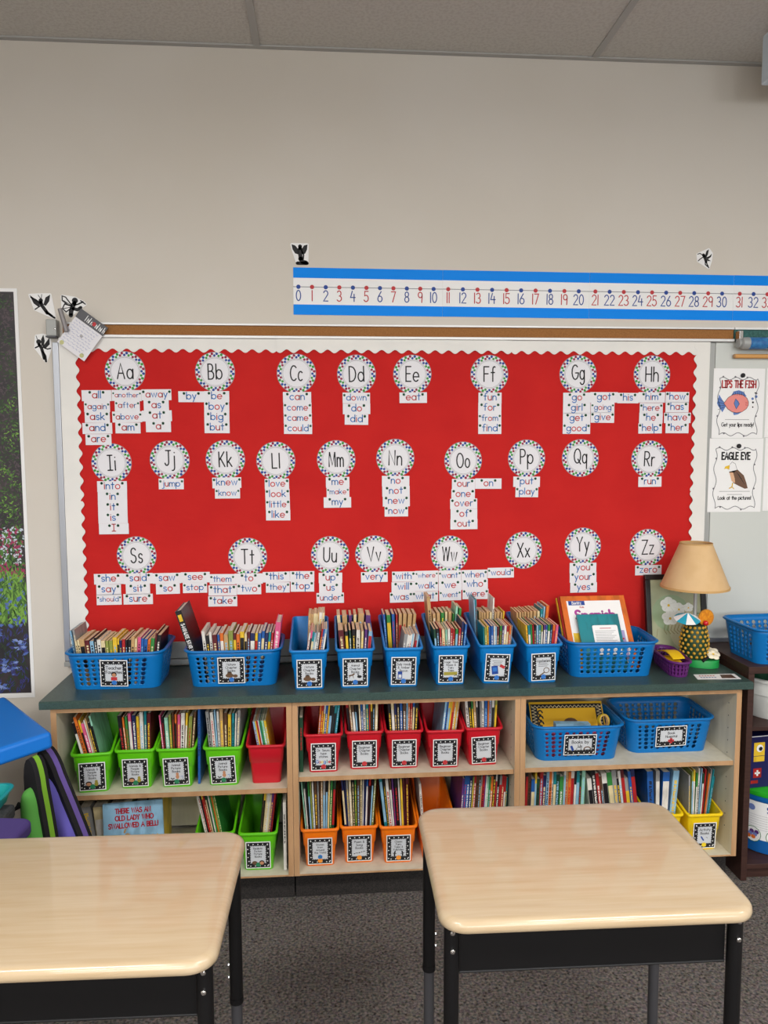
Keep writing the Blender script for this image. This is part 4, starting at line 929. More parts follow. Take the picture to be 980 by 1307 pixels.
# ------------------------------------------------------------------ shelf bins
def sb(colour, x, y, z, *a, **q): return book_bin(colour, x, y, z, *a, **q)
AP = ['Animals &', 'People', 'Picture', 'Books']; AN = ['Animal', 'Picture', 'Books']; BC = ['Beginner', 'Chapter', 'Books']
g = [(-.777, 2.522, .09), (-.6418, 2.540, .008), (-.507, 2.538, -.01), (-.352, 2.538, -.03)]
sb('green', *g[0][:2], SA, 'lime green bin tagged Animals & People, turned, nearest the cushions', AP, p_people, 4, rz=g[0][2])
sb('green', *g[1][:2], SA, 'lime green bin tagged Animals & People, second from the cushions', AP, p_people, 4, rz=g[1][2])
sb('green', *g[2][:2], SA, 'lime green bin tagged Animal Picture Books with curled tag corner', AN, p_bear, 4, rz=g[2][2], tagrot=-.03)
sb('green', *g[3][:2], SA, 'lime green bin tagged Animal Picture Books beside untagged red bin', AN, p_bear, 4, rz=g[3][2], tagrot=-.04)
sb('red', -.2095, 2.543, SA, 'red bin without tag on the lime bins shelf')
PB = 'picture_book'
def shelfrow(cols, bx, z, where, h=.245, d=.21, lean=(0, 0), x0=-.042, x1=.042, y=.022, **q): row(cols, (bx[0], bx[1], z + .005, bx[2] if len(bx) > 2 else 0), x0, x1, y, 0, h, d, PB, where, lean, pages='pagesw', **q)
shelfrow('koyqwska', g[0], SA, 'in turned lime bin nearest cushions', .24, lean=(-.24, -.20), x0=-.012, x1=.042, jh=.09)
shelfrow('kogqnywtm', g[1], SA, 'in second lime bin from cushions', .243, lean=(-.09, .02))
shelfrow('qkaxuoqwyxu', g[2], SA, 'in curled tag lime bin', .24, lean=(-.08, .09))
shelfrow('ewlwsuytwe', g[3], SA, 'in lime bin beside red bin', .243, lean=(-.08, .06))
shelfrow('lyrwtgay', (-.2095, 2.543), SA, 'in untagged red bin', .205, .16, lean=(-.17, -.15), x0=-.012, x1=.028, jh=.01)
row('b', (-.437, 2.55, SA + .001, 0), -.004, .004, 0, 0, .27, .22, PB, 'standing alone between two lime bins', (.02, .02), pages='pagesw', jh=.01)
r = [(-.0155, 2.531), (.124, 2.544), (.26, 2.540), (.3998, 2.531), (.536, 2.543)]
sb('red', *r[0], SB, 'red bin tagged with multicoloured word picture', ['Dr. Seuss', 'type', 'stories'], p_word, 5)
sb('red', *r[1], SB, 'red Beginner Chapter bin beside multicoloured word tag bin', BC, None, 5)
sb('red', *r[2], SB, 'red Beginner Chapter bin in the middle of its shelf', BC, None, 5)
sb('red', *r[3], SB, 'red Beginner Chapter bin holding few yellow books', BC, None, 5)
sb('red', *r[4], SB, 'red Beginner Chapter bin at lamp end with tilted tag', BC, None, 5, tagrot=-.04)
shelfrow('orwbykett', r[0], SB, 'in multicoloured word tag bin', .23, lean=(.08, .12), x0=-.028, x1=.031, jh=.05)
shelfrow('rsukkcbwtrykc', r[1], SB, 'in second red Beginner bin', .229, lean=(-.1, .03), jh=.06)
shelfrow('kcnkbulorbk', r[2], SB, 'in middle red Beginner bin', .229, lean=(-.06, .05), jh=.06)
shelfrow('lbyyosys', r[3], SB, 'in few yellow books red bin', .225, lean=(.11, .12), x0=-.020, x1=.029, jh=.04)
shelfrow('wkgswkewbolwx', r[4], SB, 'in red bin at lamp end', .228, lean=(-.09, .05), jh=.06)
row('d', (-.0908, 2.53, SB + .001, 0), -.006, .006, 0, 0, .19, .22, PB, 'standing beside the multicoloured word bin', (0, 0), pages='pagesw', jh=.01)
# bottom shelves
o4 = [(-.0305, 2.539), (.1045, 2.548), (.2395, 2.537), (.3755, 2.55)]
sb('orange', *o4[0], BT, 'orange bin tagged Stories from Around the World with globe', ['Stories', 'from', 'Around', 'the World'], p_globe, 6)
sb('orange', *o4[1], BT, 'orange bin tagged Poem & Song Books', ['Poem &', 'Song', 'Books'], p_notes, 6)
sb('orange', *o4[2], BT, 'orange bin tagged Classic Fairy Tales & Folktales', ['Classic', 'Fairy', 'Tales &', 'Folktales'], p_shadow, 6)
sb('orange', *o4[3], BT, 'orange bin mostly hidden behind the desk back corner', [], None, 6)
shelfrow('adkgxwueusekcgd', o4[0], BT, 'in Stories from Around the World bin', .30, lean=(-.08, .05))
shelfrow('nneckgucwnbrkx', o4[1], BT, 'in Poem & Song bin', .30, lean=(-.07, .07))
shelfrow('tkwupkwemm', o4[2], BT, 'in Fairy Tales bin', .30, lean=(-.11, -.02), x0=-.034)
row('w', (o4[3][0], o4[3][1], BT + .005, 0), -.042, -.034, .03, 0, .245, .2, PB, 'in orange bin hidden by desk', (-.07, -.07), pages='pagesw')
row('pbbnxruuerpwagokwkerrt', (.535, 2.553, BT + .0005, 0), -.085, .076, 0, 0, .30, .22, PB, 'beside the orange bins behind desk', (.1, .02), pages='pagesw', jh=.07)
sb('green', -.240, 2.531, BT, 'lime green bin tagged Realistic Fiction Picture Books', ['Realistic', 'Fiction', 'Picture', 'Books'], p_faces, 4, rz=-.02)
sb('green', -.385, 2.545, BT, 'lime green bin half hidden behind cushion-side desk corner', [], None, 4)
shelfrow('kycwwcpr', (-.240, 2.531, -.02), BT, 'in Realistic Fiction bin', .262, lean=(.10, .12), x0=-.010, x1=.029, jh=.05)
shelfrow('wwkyrddwgoxg', (-.385, 2.545), BT, 'in half hidden lime bin', .27, lean=(-.2, -.17), x0=-.018, x1=.038, jh=.05, tmin=.8)
row('w', (-.150, 2.515, BT + .0005, 0), -.005, .005, 0, 0, .24, .22, PB, 'standing against the cabinet divider by Realistic Fiction bin', (0, 0), pages='pagesw', jh=.01)
# books stacked upright behind the bell book
o = facing('picture_book', -.648, 2.520, BT + .005, .195, .248, .010, .10, 'l', 'pale blue picture book with red lettering facing out on bottom shelf', 'facing out books', yaw=.04, spin=-.03)
def art(mb):
    mb.text('THERE WAS AN', .0, .214, .0155, .24, 0, xs=.78); mb.text('OLD LADY WHO', .004, .19, .0155, .24, 0, xs=.8); mb.text('SWALLOWED A BELL!', .0, .165, .0155, .24, 0, xs=.8)
    mb.rect(0, .05, .19, .09, 1, 1)
    mb.disc(-.02, .115, .02, 2, 2, 12); mb.disc(-.02, .137, .010, 2, 3, 10); mb.stroke([(-.03, .15), (-.026, .16)], .006, 2, 3); mb.disc(-.04, .122, .012, 3, 0, 10)
    for x_ in (.04, .06, .075): mb.stroke([(x_, .105), (x_ + .002, .135)], .005, 2, 3); mb.stroke([(x_ - .006, .125), (x_ + .01, .13)], .003, 2, 3)
cover_art(o, .010, .195, art, [mat('print_red', (170, 26, 44), .5), 'bk_w', 'bk_u', 'bk_s'])
row('ecnxdy', (-.70, 2.553, BT + .0005, 0), -.11, .125, 0, 0, .24, .2, PB, 'standing behind pale blue bell book', (-.12, .03), pages='pagesw', tmin=.8)
sb('yellow', 1.331, 2.532, BT, 'yellow bin tagged Activity Books with pen picture', ['Activity', 'Books'], p_pen, 7)
sb('yellow', 1.19, 2.54, BT, 'yellow bin mostly hidden behind the lamp-side desk corner', [], None, 7)
shelfrow('exygwldruoet', (1.331, 2.532), BT, 'in Activity Books bin', .275, lean=(-.02, .11), x0=-.042, x1=.0145, jh=.07)
row('tt', (1.331, 2.532, BT + .005, 0), .0165, .032, .05, 0, .25, .19, PB, 'leaning at lamp end of Activity bin', (.125, .13), pages='pagesw')
shelfrow('bebl', (1.19, 2.54), BT, 'in hidden yellow bin', .27, lean=(-.06, .07), jh=.05, tmin=.8)
row('kubydrnlowtdgwsowktda', (.79, 2.553, BT + .0005, 0), -.108, .105, 0, 0, .30, .22, PB, 'on bottom shelf by the divider', (.12, -.06), pages='pagesw', jh=.1)
row('wkruwgekwmebn', (1.01, 2.553, BT + .0005, 0), -.066, .108, 0, 0, .29, .22, PB, 'on bottom shelf beside hidden yellow bin', (-.12, -.14), pages='pagesw', jh=.1)
# shelf baskets
t = basket(.873, 2.548, SC_, 'blue shelf basket tagged Books by Us holding a yellow paper', (.114, .079, ['Books by', 'Us'], p_us, None, .0115, .0, .062, .155, .002), rz=-.02)
basket(1.222, 2.588, SC_, 'empty blue shelf basket tagged Book Hospital with red cross', (.112, .079, ['Book', 'Hospital'], p_cross, None, .0095, -.03, .066, .155, -.002), rz=-.01)
sheet = MB(); sheet.box(-.135, .135, 0, .0012, -.06, .06, 0); sheet.T = Matrix.Translation((0, -.0002, 0))
sheet.rect(0, 0, .262, .103, 1, 1)
sheet.rect(0, -.003, .214, .078, 2, 0)
for k in range(18): sheet.stroke([(-.128 + k * .0146, .046), (-.121 + k * .0146, .038), (-.114 + k * .0146, .046)], .0022, 2, 2)
for s_ in (-1, 1):
    for k in range(8): sheet.stroke([(s_ * .128, .04 - k * .0116), (s_ * .112, .034 - k * .0116), (s_ * .128, .028 - k * .0116)], .0022, 2, 2)
for k in range(3): sheet.stroke([(-.098 + .008 * math.cos(a * .7), .02 - k * .02 + .008 * math.sin(a * .7)) for a in range(8)], .0055, 3, 1)
sheet.disc(.01, -.018, .026, 3, 3, 14, .018)
tag(sheet.build('yellow_paper', [mat('gold_paper', (218, 168, 20), .6), 'ink', 'bk_c', 'bk_u'], loc=(.870, 2.660, SC_ + .112), rot=(-.62, 0, -.03), smooth=False), 'yellow paper with black zigzag border lying in Books by Us basket', 'paper')
mx = Matrix.Translation((.84, 2.572, SC_ + .104)) @ Matrix.Rotation(.04, 4, 'Y')
mb = MB(); mb.box(-.04, .085, -.002, .03, 0, .018); tag(mb.build('blue_booklet', ['bk_l'], smooth=False), 'pale blue booklet lying at front of Books by Us basket', 'booklet'); bpy.data.objects['blue_booklet'].matrix_world = mx
mb = MB(); mb.box(-.115, .115, .0, .03, 0, .05, 0); mb.box(-.115, .115, .0, .03, .0502, .095, 0)
tag(mb.build('paper_stack', ['bk_q', 'bk_e'], loc=(.873, 2.572, SC_ + .005), smooth=False, bevel=.002), 'pink and grey paper pads seen through Books by Us basket holes', 'paper pads')
t = thing('tape_roll', 'yellow-rimmed tape roll standing in Books by Us basket', 'tape roll', (.978, 2.60, SC_ + .120), (PI / 2 - .3, 0, .4))
mb = MB(); mb.loft([[(r_ * math.cos(2 * PI * i / 24), r_ * math.sin(2 * PI * i / 24), z_) for i in range(24)] for r_, z_ in ((.024, 0), (.024, .012), (.02, .012), (.02, 0))], 0, False, False, True); mb.build('tape_band', mat('tape_yellow', (190, 160, 40), .3), t)
mb = MB(); mb.loft([[(r_ * math.cos(2 * PI * i / 24), r_ * math.sin(2 * PI * i / 24), z_) for i in range(24)] for r_, z_ in ((.0198, .001), (.0198, .011), (.0165, .011), (.0165, .001))], 0, False, False, True); mb.build('core', 'bk_s', t)

# ================================================================== lamp corner
# small purple basket
a0, a1 = atZ(859.7, 864.8, CT), atZ(884.5, 865.4, CT)
t = thing('storage_basket', 'small long purple basket with yellow tickets beside the pineapple lamp', 'basket', ((a0.x + a1.x) / 2 - .008, (a0.y + a1.y) / 2 + .003, CT + .0006), (0, 0, -.10))
basket_parts(t, 'purple', ((.066, .215, .080, .236, .054, 40, 3), dict(hole=.0052, slot=True)), 'bpurple')
for k, (lb, z_, ro, dx, dy, cut) in enumerate((('yellow ticket sheaf lying in purple basket, uppermost', .066, .02, .006, .010, .0), ('yellow ticket sheaf lying in purple basket, underneath', .044, -.01, .004, .012, .0))):
    mb = MB(); n = 8
    for i in range(n):
        y0_ = -.080 + .16 * i / n; y1_ = -.080 + .16 * (i + 1) / n
        z0_ = .010 * math.sin(i * .5) - .0008 * i; z1_ = .010 * math.sin((i + 1) * .5) - .0008 * (i + 1)
        mb.add([(-.021, y0_, z0_), (.021, y0_, z0_ + .003), (.021, y1_, z1_ + .003), (-.021, y1_, z1_), (-.021, y0_, z0_ - .003), (.021, y0_, z0_), (.021, y1_, z1_), (-.021, y1_, z1_ - .003)],
               [(0, 1, 2, 3), (7, 6, 5, 4), (0, 4, 5, 1), (2, 6, 7, 3), (1, 5, 6, 2), (3, 7, 4, 0)])
    o = mb.build('yellow_tickets', mat('ticket_yellow', (246, 204, 20), .6), loc=(t.location.x + .008 + dx, t.location.y + .105 + dy, CT + z_ - .008), rot=(0, 0, -.10 + ro), smooth=False)
    tag(o, lb, 'paper tickets', 'tickets in the purple basket')
# flip-flop shaped lamp base with pineapple
LX, LY = 1.352, 2.686
t = thing('table_lamp', 'pineapple table lamp with tan shade on green sandal base', 'lamp', (LX, LY, CT))
mb = MB(); P = []
for i in range(40):
    a = 2 * PI * i / 40; ra = .062 + .006 * math.cos(2 * a)
    P.append((.030 + .058 * math.cos(a) , -.006 + (.046 + .010 * math.cos(a)) * math.sin(a)))
mb.loft([[(p[0], p[1], z_) for p in P] for z_ in (.0008, .026)] + [[(p[0] * .97, p[1] * .96, .029) for p in P]]); mb.build('sandal_base', mat('sandal_green', (34, 152, 74), .45), t)
mb = MB()
mb.tube([(.01, -.048, .028), (.035, -.038, .040), (.066, -.006, .034), (.06, .03, .040), (.05, .04, .028)], .005, 8); mb.build('sandal_strap', 'ink', t)
for k, (fx, fy, rot) in enumerate(((.058, -.026, 0), (.072, .004, .6))):
    mb = MB()
    for q in range(5):
        a = rot + q * 2 * PI / 5
        mb.ball((.0145 * math.cos(a), .0145 * math.sin(a), .007), .0125, 0, 10, 6, sz=.5)
    mb.ball((0, 0, .009), .004, 1); mb.build('flower', [mat('plumeria', (242, 232, 206), .6), 'bk_y'], t, loc=(fx, fy, .041), rot=(.5, 0, 0))
def pr(z_): # pineapple radius
    f = (z_ - .032) / .125
    return .0305 + .0185 * math.sin(PI * min(max(f * .86 + .14, 0), 1)) ** .8
mb = MB(); mb.lathe([(.006, .030)] + [(pr(.032 + .125 * i / 14), .032 + .125 * i / 14) for i in range(15)] + [(.037, .158), (.030, .153)], 36)
for r_ in range(8):
    z_ = .041 + r_ * .0152
    for i in range(14):
        a = 2 * PI * (i + .5 * (r_ % 2)) / 14; R_ = pr(z_)
        c = Vector((math.cos(a), math.sin(a), 0)); tn = Vector((-math.sin(a), math.cos(a), 0)); up = Vector((0, 0, 1))
        o_ = c * (R_ - .0005) + up * z_
        ring0 = [o_ + tn * (.0057 * math.cos(b_)) + up * (.0062 * math.sin(b_)) for b_ in [k * PI / 4 for k in range(8)]]
        ring1 = [o_ + c * .0045 + tn * (.004 * math.cos(b_)) + up * (.0042 * math.sin(b_)) for b_ in [k * PI / 4 for k in range(8)]]
        mb.loft([[tuple(p) for p in ring0], [tuple(p) for p in ring1], [tuple(o_ + c * .006)] * 8], 1, False, False)
mb.build('pineapple_body', [mat('pineapple_green', (34, 62, 36), .5), mat('pineapple_gold', (196, 150, 44), .45)], t, ang=60)
# cocktail umbrella, orange slice, cherry, straw
mb = MB(); tip = Vector((0, 0, .026)); n = 8
for k in range(n):
    a0_, a1_ = 2 * PI * k / n, 2 * PI * (k + 1) / n; am = (a0_ + a1_) / 2
    e0, em_, e1 = [(.047 * f * math.cos(a), .047 * f * math.sin(a), 0) for a, f in ((a0_, 1), (am, .96), (a1_, 1))]
    lo_ = [(q[0] * .98, q[1] * .98, q[2] - .001) for q in (e0, em_, e1)]
    mb.add([tuple(tip), e0, em_, e1], [(0, 1, 2, 3)], k % 2); mb.add([(0, 0, .025)] + lo_, [(3, 2, 1, 0)], k % 2)
    mb.add([e0, em_, e1] + lo_, [(0, 3, 4, 1), (1, 4, 5, 2)], k % 2)
u = mb.build('umbrella_canopy', [mat('umbrella_teal', (40, 160, 190), .5), 'paper_w'], t, loc=(-.036, -.012, .178), rot=(.25, -.12, .25), smooth=False)
mb = MB(); mb.tube([(0, 0, .028), (.0, 0, -.045)], .0012, 6); mb.build('umbrella_stick', 'bk_s', u)
mb = MB(); mb.lathe([(.0, 0), (.031, 0), (.031, .005), (.0, .005)], 24, 1); mb.lathe([(.0, -.0004), (.0275, -.0004), (.0275, .0054), (.0, .0054)], 24, 0)
mb.build('orange_slice', [mat('orange_flesh', (226, 150, 30), .5, noise=((206, 120, 20), (120, 120, 120), 2, .4, .6)), mat('orange_rind', (196, 130, 40), .5)], t, loc=(.034, -.012, .182), rot=(PI / 2, 0, .15))
mb = MB(); mb.ball((0, 0, 0), .0095, 0, 14, 10); mb.build('cherry', mat('cherry_red', (206, 26, 40), .2, spec=.6), t, loc=(.028, -.026, .164))
mb = MB(); mb.tube([(-.006, 0, .148), (0, 0, .185), (.008, 0, .196), (.03, -.004, .191)], .0026, 8); mb.build('drinking_straw', mat('straw_green', (110, 140, 96), .5), t)
mb = MB(); mb.tube([(0, 0, .155), (0, .004, .30)], .0065, 12); mb.build('lamp_stem', mat('stem_silver', (176, 178, 176), .3, metal=.4), t)
mb = MB(); mb.lathe([(.013, .288), (.016, .292), (.016, .325), (.012, .33)], 16); mb.build('bulb_socket', 'ink', t)
mb = MB(); mb.ball((0, 0, .365), .028, 0, 14, 10); mb.build('light_bulb', 'paper_w', t)
SH = 48
R0, R1, Z0, Z1 = .1185, .056, .2935, .4565
mb = MB()
prof = [(R0, Z0), (R0 + .0012, Z0), (R0 + .0006, Z0 + .004), (R1 + .0006, Z1 - .003), (R1, Z1), (R1 - .0014, Z1), (R0 - .0014, Z0 + .001)]
mb.loft([[(r_ * math.cos(2 * PI * i / SH), r_ * math.sin(2 * PI * i / SH), z_) for i in range(SH)] for r_, z_ in prof], 0, False, False, True)
s_ = mb.build('lamp_shade', mat('shade_linen', (216, 182, 136), .85, noise=((208, 172, 124), (14, 14, 14), 4, .4, .7)), t, loc=(-.005, 0, 0), ang=25)
mb = MB(); mb.loft([[(r_ * math.cos(2 * PI * i / SH), r_ * math.sin(2 * PI * i / SH), z_) for i in range(SH)] for r_, z_ in ((R0 - .0006, Z0 - .0015), (R0 + .0022, Z0 - .0015), (R0 + .0020, Z0 + .006), (R0 - .0004, Z0 + .006))], 0, False, False, True); mb.build('shade_trim', mat('shade_trim', (200, 160, 104), .8), s_)
mb = MB(); mb.loft([[(r_ * math.cos(2 * PI * i / SH), r_ * math.sin(2 * PI * i / SH), z_) for i in range(SH)] for r_, z_ in ((R1 - .001, Z1 - .004), (R1 + .0016, Z1 - .004), (R1 + .0012, Z1 + .0012), (R1 - .001, Z1 + .0012))], 0, False, False, True); mb.build('shade_trim', mat('shade_trim', (200, 160, 104), .8), s_)
# framed orchid picture leaning on the board
fw, fh = .238, .318
t = thing('framed_picture', 'black framed white orchid picture leaning behind the lamp', 'picture', (1.336, 2.778, CT + .0032), (-.165, 0, 0))
for nm, b_ in (('rail', (-fw / 2, fw / 2, -.008, .012, 0, .02)), ('rail', (-fw / 2, fw / 2, -.008, .012, fh - .02, fh)), ('stile', (-fw / 2, -fw / 2 + .02, -.008, .012, .0205, fh - .0205)), ('stile', (fw / 2 - .02, fw / 2, -.008, .012, .0205, fh - .0205))):
    mb = MB(); mb.box(*b_); mb.build('frame_' + nm, mat('frame_black', (20, 18, 20), .4), t, smooth=False, bevel=.002)
mb = MB(); mb.box(-fw / 2 + .019, fw / 2 - .019, 0, .008, .019, fh - .019, 0)
def orchid(x, z, r_, lay):
    for k in range(5):
        a = PI / 2 + k * 2 * PI / 5
        mb.disc(x + r_ * .55 * math.cos(a), z + r_ * .5 * math.sin(a), r_ * .58, lay + .05 * k, 1, 14, r_ * .5)
        mb.stroke([(x + r_ * .2 * math.cos(a), z + r_ * .2 * math.sin(a)), (x + r_ * .9 * math.cos(a), z + r_ * .85 * math.sin(a))], .0006, lay + .4, 4)
    mb.disc(x, z - r_ * .1, r_ * .18, lay + .5, 2, 8)
mb.disc(-.02, .17, .075, .4, 5, 16, .07); mb.disc(.03, .11, .06, .5, 6, 16, .08)
for q in ((-.028, .202, .030), (.012, .185, .024), (-.024, .152, .030), (.05, .19, .018)): orchid(q[0], q[1], q[2], 1)
mb.disc(.025, .258, .012, 1, 3, 10)
for k in range(6): mb.stroke([(-.045 + k * .014, .125), (-.05 + k * .013, .105), (-.04 + k * .015, .09)], .002, 1, 3)
mb.stroke([(-.08, .08), (-.075, .11)], .0015, 1, 3)
mb.build('orchid_print', [mat('print_sage', (176, 178, 146), .35, noise=((150, 156, 122), (9, 9, 9), 4, .35, .7)), mat('orchid_white', (226, 228, 222), .4), 'bk_y', mat('stem_olive', (126, 112, 66), .5), mat('petal_line', (176, 180, 170), .5), mat('print_green', (146, 166, 130), .35), mat('print_sand', (186, 182, 150), .35)], t, smooth=False)
# printed strip on the counter
C4 = [atZ(*q, CT) for q in ((890.2, 867.3), (945.8, 866.8), (937, 860.2), (884.6, 861.2))]
mb = MB(); mb.prism([(p.x, p.y) for p in C4], CT + .0003, CT + .001, 'z', 0)
def lp(a, b_): q = (C4[0] * (1 - a) + C4[1] * a) * (1 - b_) + (C4[3] * (1 - a) + C4[2] * a) * b_; return (q.x, q.y, CT + .0013)
mb.add([lp(.58, .15), lp(.92, .15), lp(.9, .85), lp(.62, .85)], [(0, 1, 2, 3)], 1)
for k in range(2):
    for i in range(6): mb.add([lp(.1 + i * .065, .25 + .32 * k), lp(.145 + i * .065, .25 + .32 * k), lp(.145 + i * .065, .42 + .32 * k), lp(.1 + i * .065, .42 + .32 * k)], [(0, 1, 2, 3)], 2 if k else 3)
tag(mb.build('printed_strip', ['paper_w', 'bk_u', mat('pale_red_print', (200, 130, 130), .6), mat('pale_blue_print', (150, 160, 190), .6)], smooth=False), 'white printed paper strip lying on the counter before the lamp', 'paper strip')

# ================================================================== dark bookcase by the lamp
t = thing('dark_bookcase', 'dark brown open bookcase beyond the green counter end', 'bookcase', (1.4695, 2.52, 0))
bw, bd, bh = .80, .330, .785
for nm, b_ in (('side_panel', (0, .022, 0, bd, 0, bh - .0255)), ('side_panel', (bw - .022, bw, 0, bd, 0, bh - .0255)), ('top_panel', (-.002, bw + .002, -.004, bd, bh - .025, bh)), ('shelf', (.0225, bw - .0225, .006, bd - .01, .55, .566)),
               ('bottom_panel', (.0225, bw - .0225, .004, bd - .01, .04, .058)), ('back_panel', (.0225, bw - .0225, bd - .009, bd, .0, bh - .026)), ('kick_board', (.0225, bw - .0225, .02, .034, 0, .0395))):
    mb = MB(); mb.box(*b_); mb.build(nm, 'dbrown', t, smooth=False, bevel=.0015)
t = basket(1.655, 2.545, bh, 'blue basket with teal card standing on the dark bookcase', rz=.05)
mb = MB(); mb.box(-.06, .06, -.0012, .0, -.05, .05); mb.build('name_tag', 'bteal', t, loc=(-.045, -.0155, .062), rot=(.155, 0, 0), smooth=False)
t = thing('storage_tub', 'white plastic tub on the bookcase upper shelf', 'tub', (1.675, 2.676, .5665))
mb = MB(); n = 36
mb.lathe([(.125, .0005), (.128, .004), (.143, .088), (.147, .090), (.149, .138), (.158, .140), (.159, .149), (.151, .151), (.145, .138), (.126, .006), (.0, .006)], n, cap1=False); mb.build('tub_shell', mat('tub_white', (214, 216, 212), .35), t)
for k, (c, col, lb) in enumerate((((-.082, -.02, .19), 'bk_d', 'dark green cup poking out of white tub, nearest its rim'), ((-.02, .045, .19), 'bk_g', 'green cup poking out of white tub, behind the darker one'))):
    mb = MB(); mb.lathe([(.026, -.06), (.036, .10), (.034, .10), (.025, -.055)], 18, cap1=True); q = mb.build('plastic_cup', col, loc=(1.675 + c[0], 2.676 + c[1], .5665 + .067), rot=(0, 0, 0)); tag(q, lb, 'cup', 'cups in the white tub')
t = thing('sorting_tub', 'round tub with white label and green lid at the bookcase bottom', 'tub', (1.672, 2.686, .0585))
mb = MB(); mb.lathe([(.128, .0005), (.132, .004), (.139, .055)], n, 1); mb.lathe([(.1392, .055), (.146, .20)], n, 0, cap0=False, cap1=False); mb.lathe([(.1455, .2002), (.149, .205), (.149, .222)], n, 1)
def onwall(a, z_, r_=.1485): return (r_ * math.sin(a), -r_ * math.cos(a), z_)
def wallpatch(a0, a1, z0, z1, m_, lay=0):
    r_ = .1408 + lay * .0006; K_ = 6
    for k in range(K_):
        b0, b1 = a0 + (a1 - a0) * k / K_, a0 + (a1 - a0) * (k + 1) / K_
        rr = lambda z_: .139 + (z_ - .055) * .0483 + .0008 + lay * .0004
        mb.add([onwall(b0, z0, rr(z0)), onwall(b1, z0, rr(z0)), onwall(b1, z1, rr(z1)), onwall(b0, z1, rr(z1))], [(0, 1, 2, 3)], m_)
def walldisc(a, z_, r_, m_, lay):
    q = []
    for k in range(14):
        zz = z_ + r_ * math.sin(2 * PI * k / 14); rr = .139 + (zz - .055) * .0483 + .0008 + lay * .0004
        q.append(onwall(a + r_ * math.cos(2 * PI * k / 14) / .142, zz, rr))
    mb.add(q, [tuple(range(14))], m_)
walldisc(-.98, .175, .012, 2, 1)
for k in range(7): wallpatch(-1.05, -.45, .148 - k * .009, .149 - k * .009, 3, 1)
for a, cs in ((-.95, (5, 2, 6)), (-.42, (6, 7, 5))):
    walldisc(a, .072, .030, 7, 1); walldisc(a, .072, .028, 0, 2)
    for k in range(6): walldisc(a - .10 + .04 * k, .062 + .01 * (k % 3), .008, cs[k % 3], 3)
for i, (a, ch) in enumerate(((-.62, 'S'), (-.52, 'u'))):
    for st in GLYPH[ch][1]:
        for j in range(len(st) - 1):
            P_ = []
            for p in (st[j], st[j + 1]): P_.append((a + p[0] * .022 / .145, .165 + p[1] * .022))
            rr = .139 + .11 * .0483 + .0016
            dx, dz = P_[1][0] - P_[0][0], P_[1][1] - P_[0][1]; l = math.hypot(dx * .145, dz) or 1; nx_, nz_ = -dz / l * .0022, dx * .145 / l * .0022
            mb.add([onwall(P_[0][0] - nx_ / .145, P_[0][1] - nz_, rr), onwall(P_[1][0] - nx_ / .145, P_[1][1] - nz_, rr), onwall(P_[1][0] + nx_ / .145, P_[1][1] + nz_, rr), onwall(P_[0][0] + nx_ / .145, P_[0][1] + nz_, rr)], [(0, 1, 2, 3)], 4)
mb.build('tub_shell', ['paper_w', mat('tub_blue', (20, 96, 170), .35), mat('tub_lilac', (110, 130, 190), .5), 'ilgrey', 'inavy', 'bk_o', 'bk_p', 'bk_g'], t)
mb = MB(); mb.lathe([(.151, .2225), (.153, .226), (.153, .24), (.146, .244)], n); mb.build('lid', mat('lid_green', (40, 170, 40), .35), t)
t = thing('navy_box', 'navy cardboard box with yellow squares on top of the round tub', 'box', (1.522, 2.60, .3045), (0, 0, .13))
mb = MB(); mb.box(0, .26, 0, .17, 0, .195, 0); mb.T = Matrix.Translation((0, -.0002, 0))
mb.rect(.13, .193, .26, .003, 1, 2); mb.rect(.002, .0975, .003, .195, 1, 2); mb.rect(.05, .145, .045, .05, 1, 1); mb.disc(.052, .148, .014, 2, 2, 12); mb.disc(.055, .146, .008, 3, 3, 10); mb.rect(.05, .108, .045, .02, 1, 1)
mb.rect(.045, .055, .034, .036, 1, 4); mb.rect(.045, .055, .022, .007, 2, 2); mb.rect(.045, .055, .007, .022, 2, 2); mb.rect(.034, .022, .03, .012, 1, 4)
mb.T = Matrix.Rotation(-PI / 2, 4, 'Z'); mb.T = Matrix(((0, 1, 0, -.0004), (-1, 0, 0, 0), (0, 0, 1, 0), (0, 0, 0, 1)))
mb.rect(-.045, .165, .05, .022, 1, 1); mb.rect(-.06, .06, .03, .016, 1, 1)
mb.build('carton', [mat('box_navy', (26, 26, 84), .45), 'bk_y', 'paper_w', 'ink', 'bk_r'], t, smooth=False)

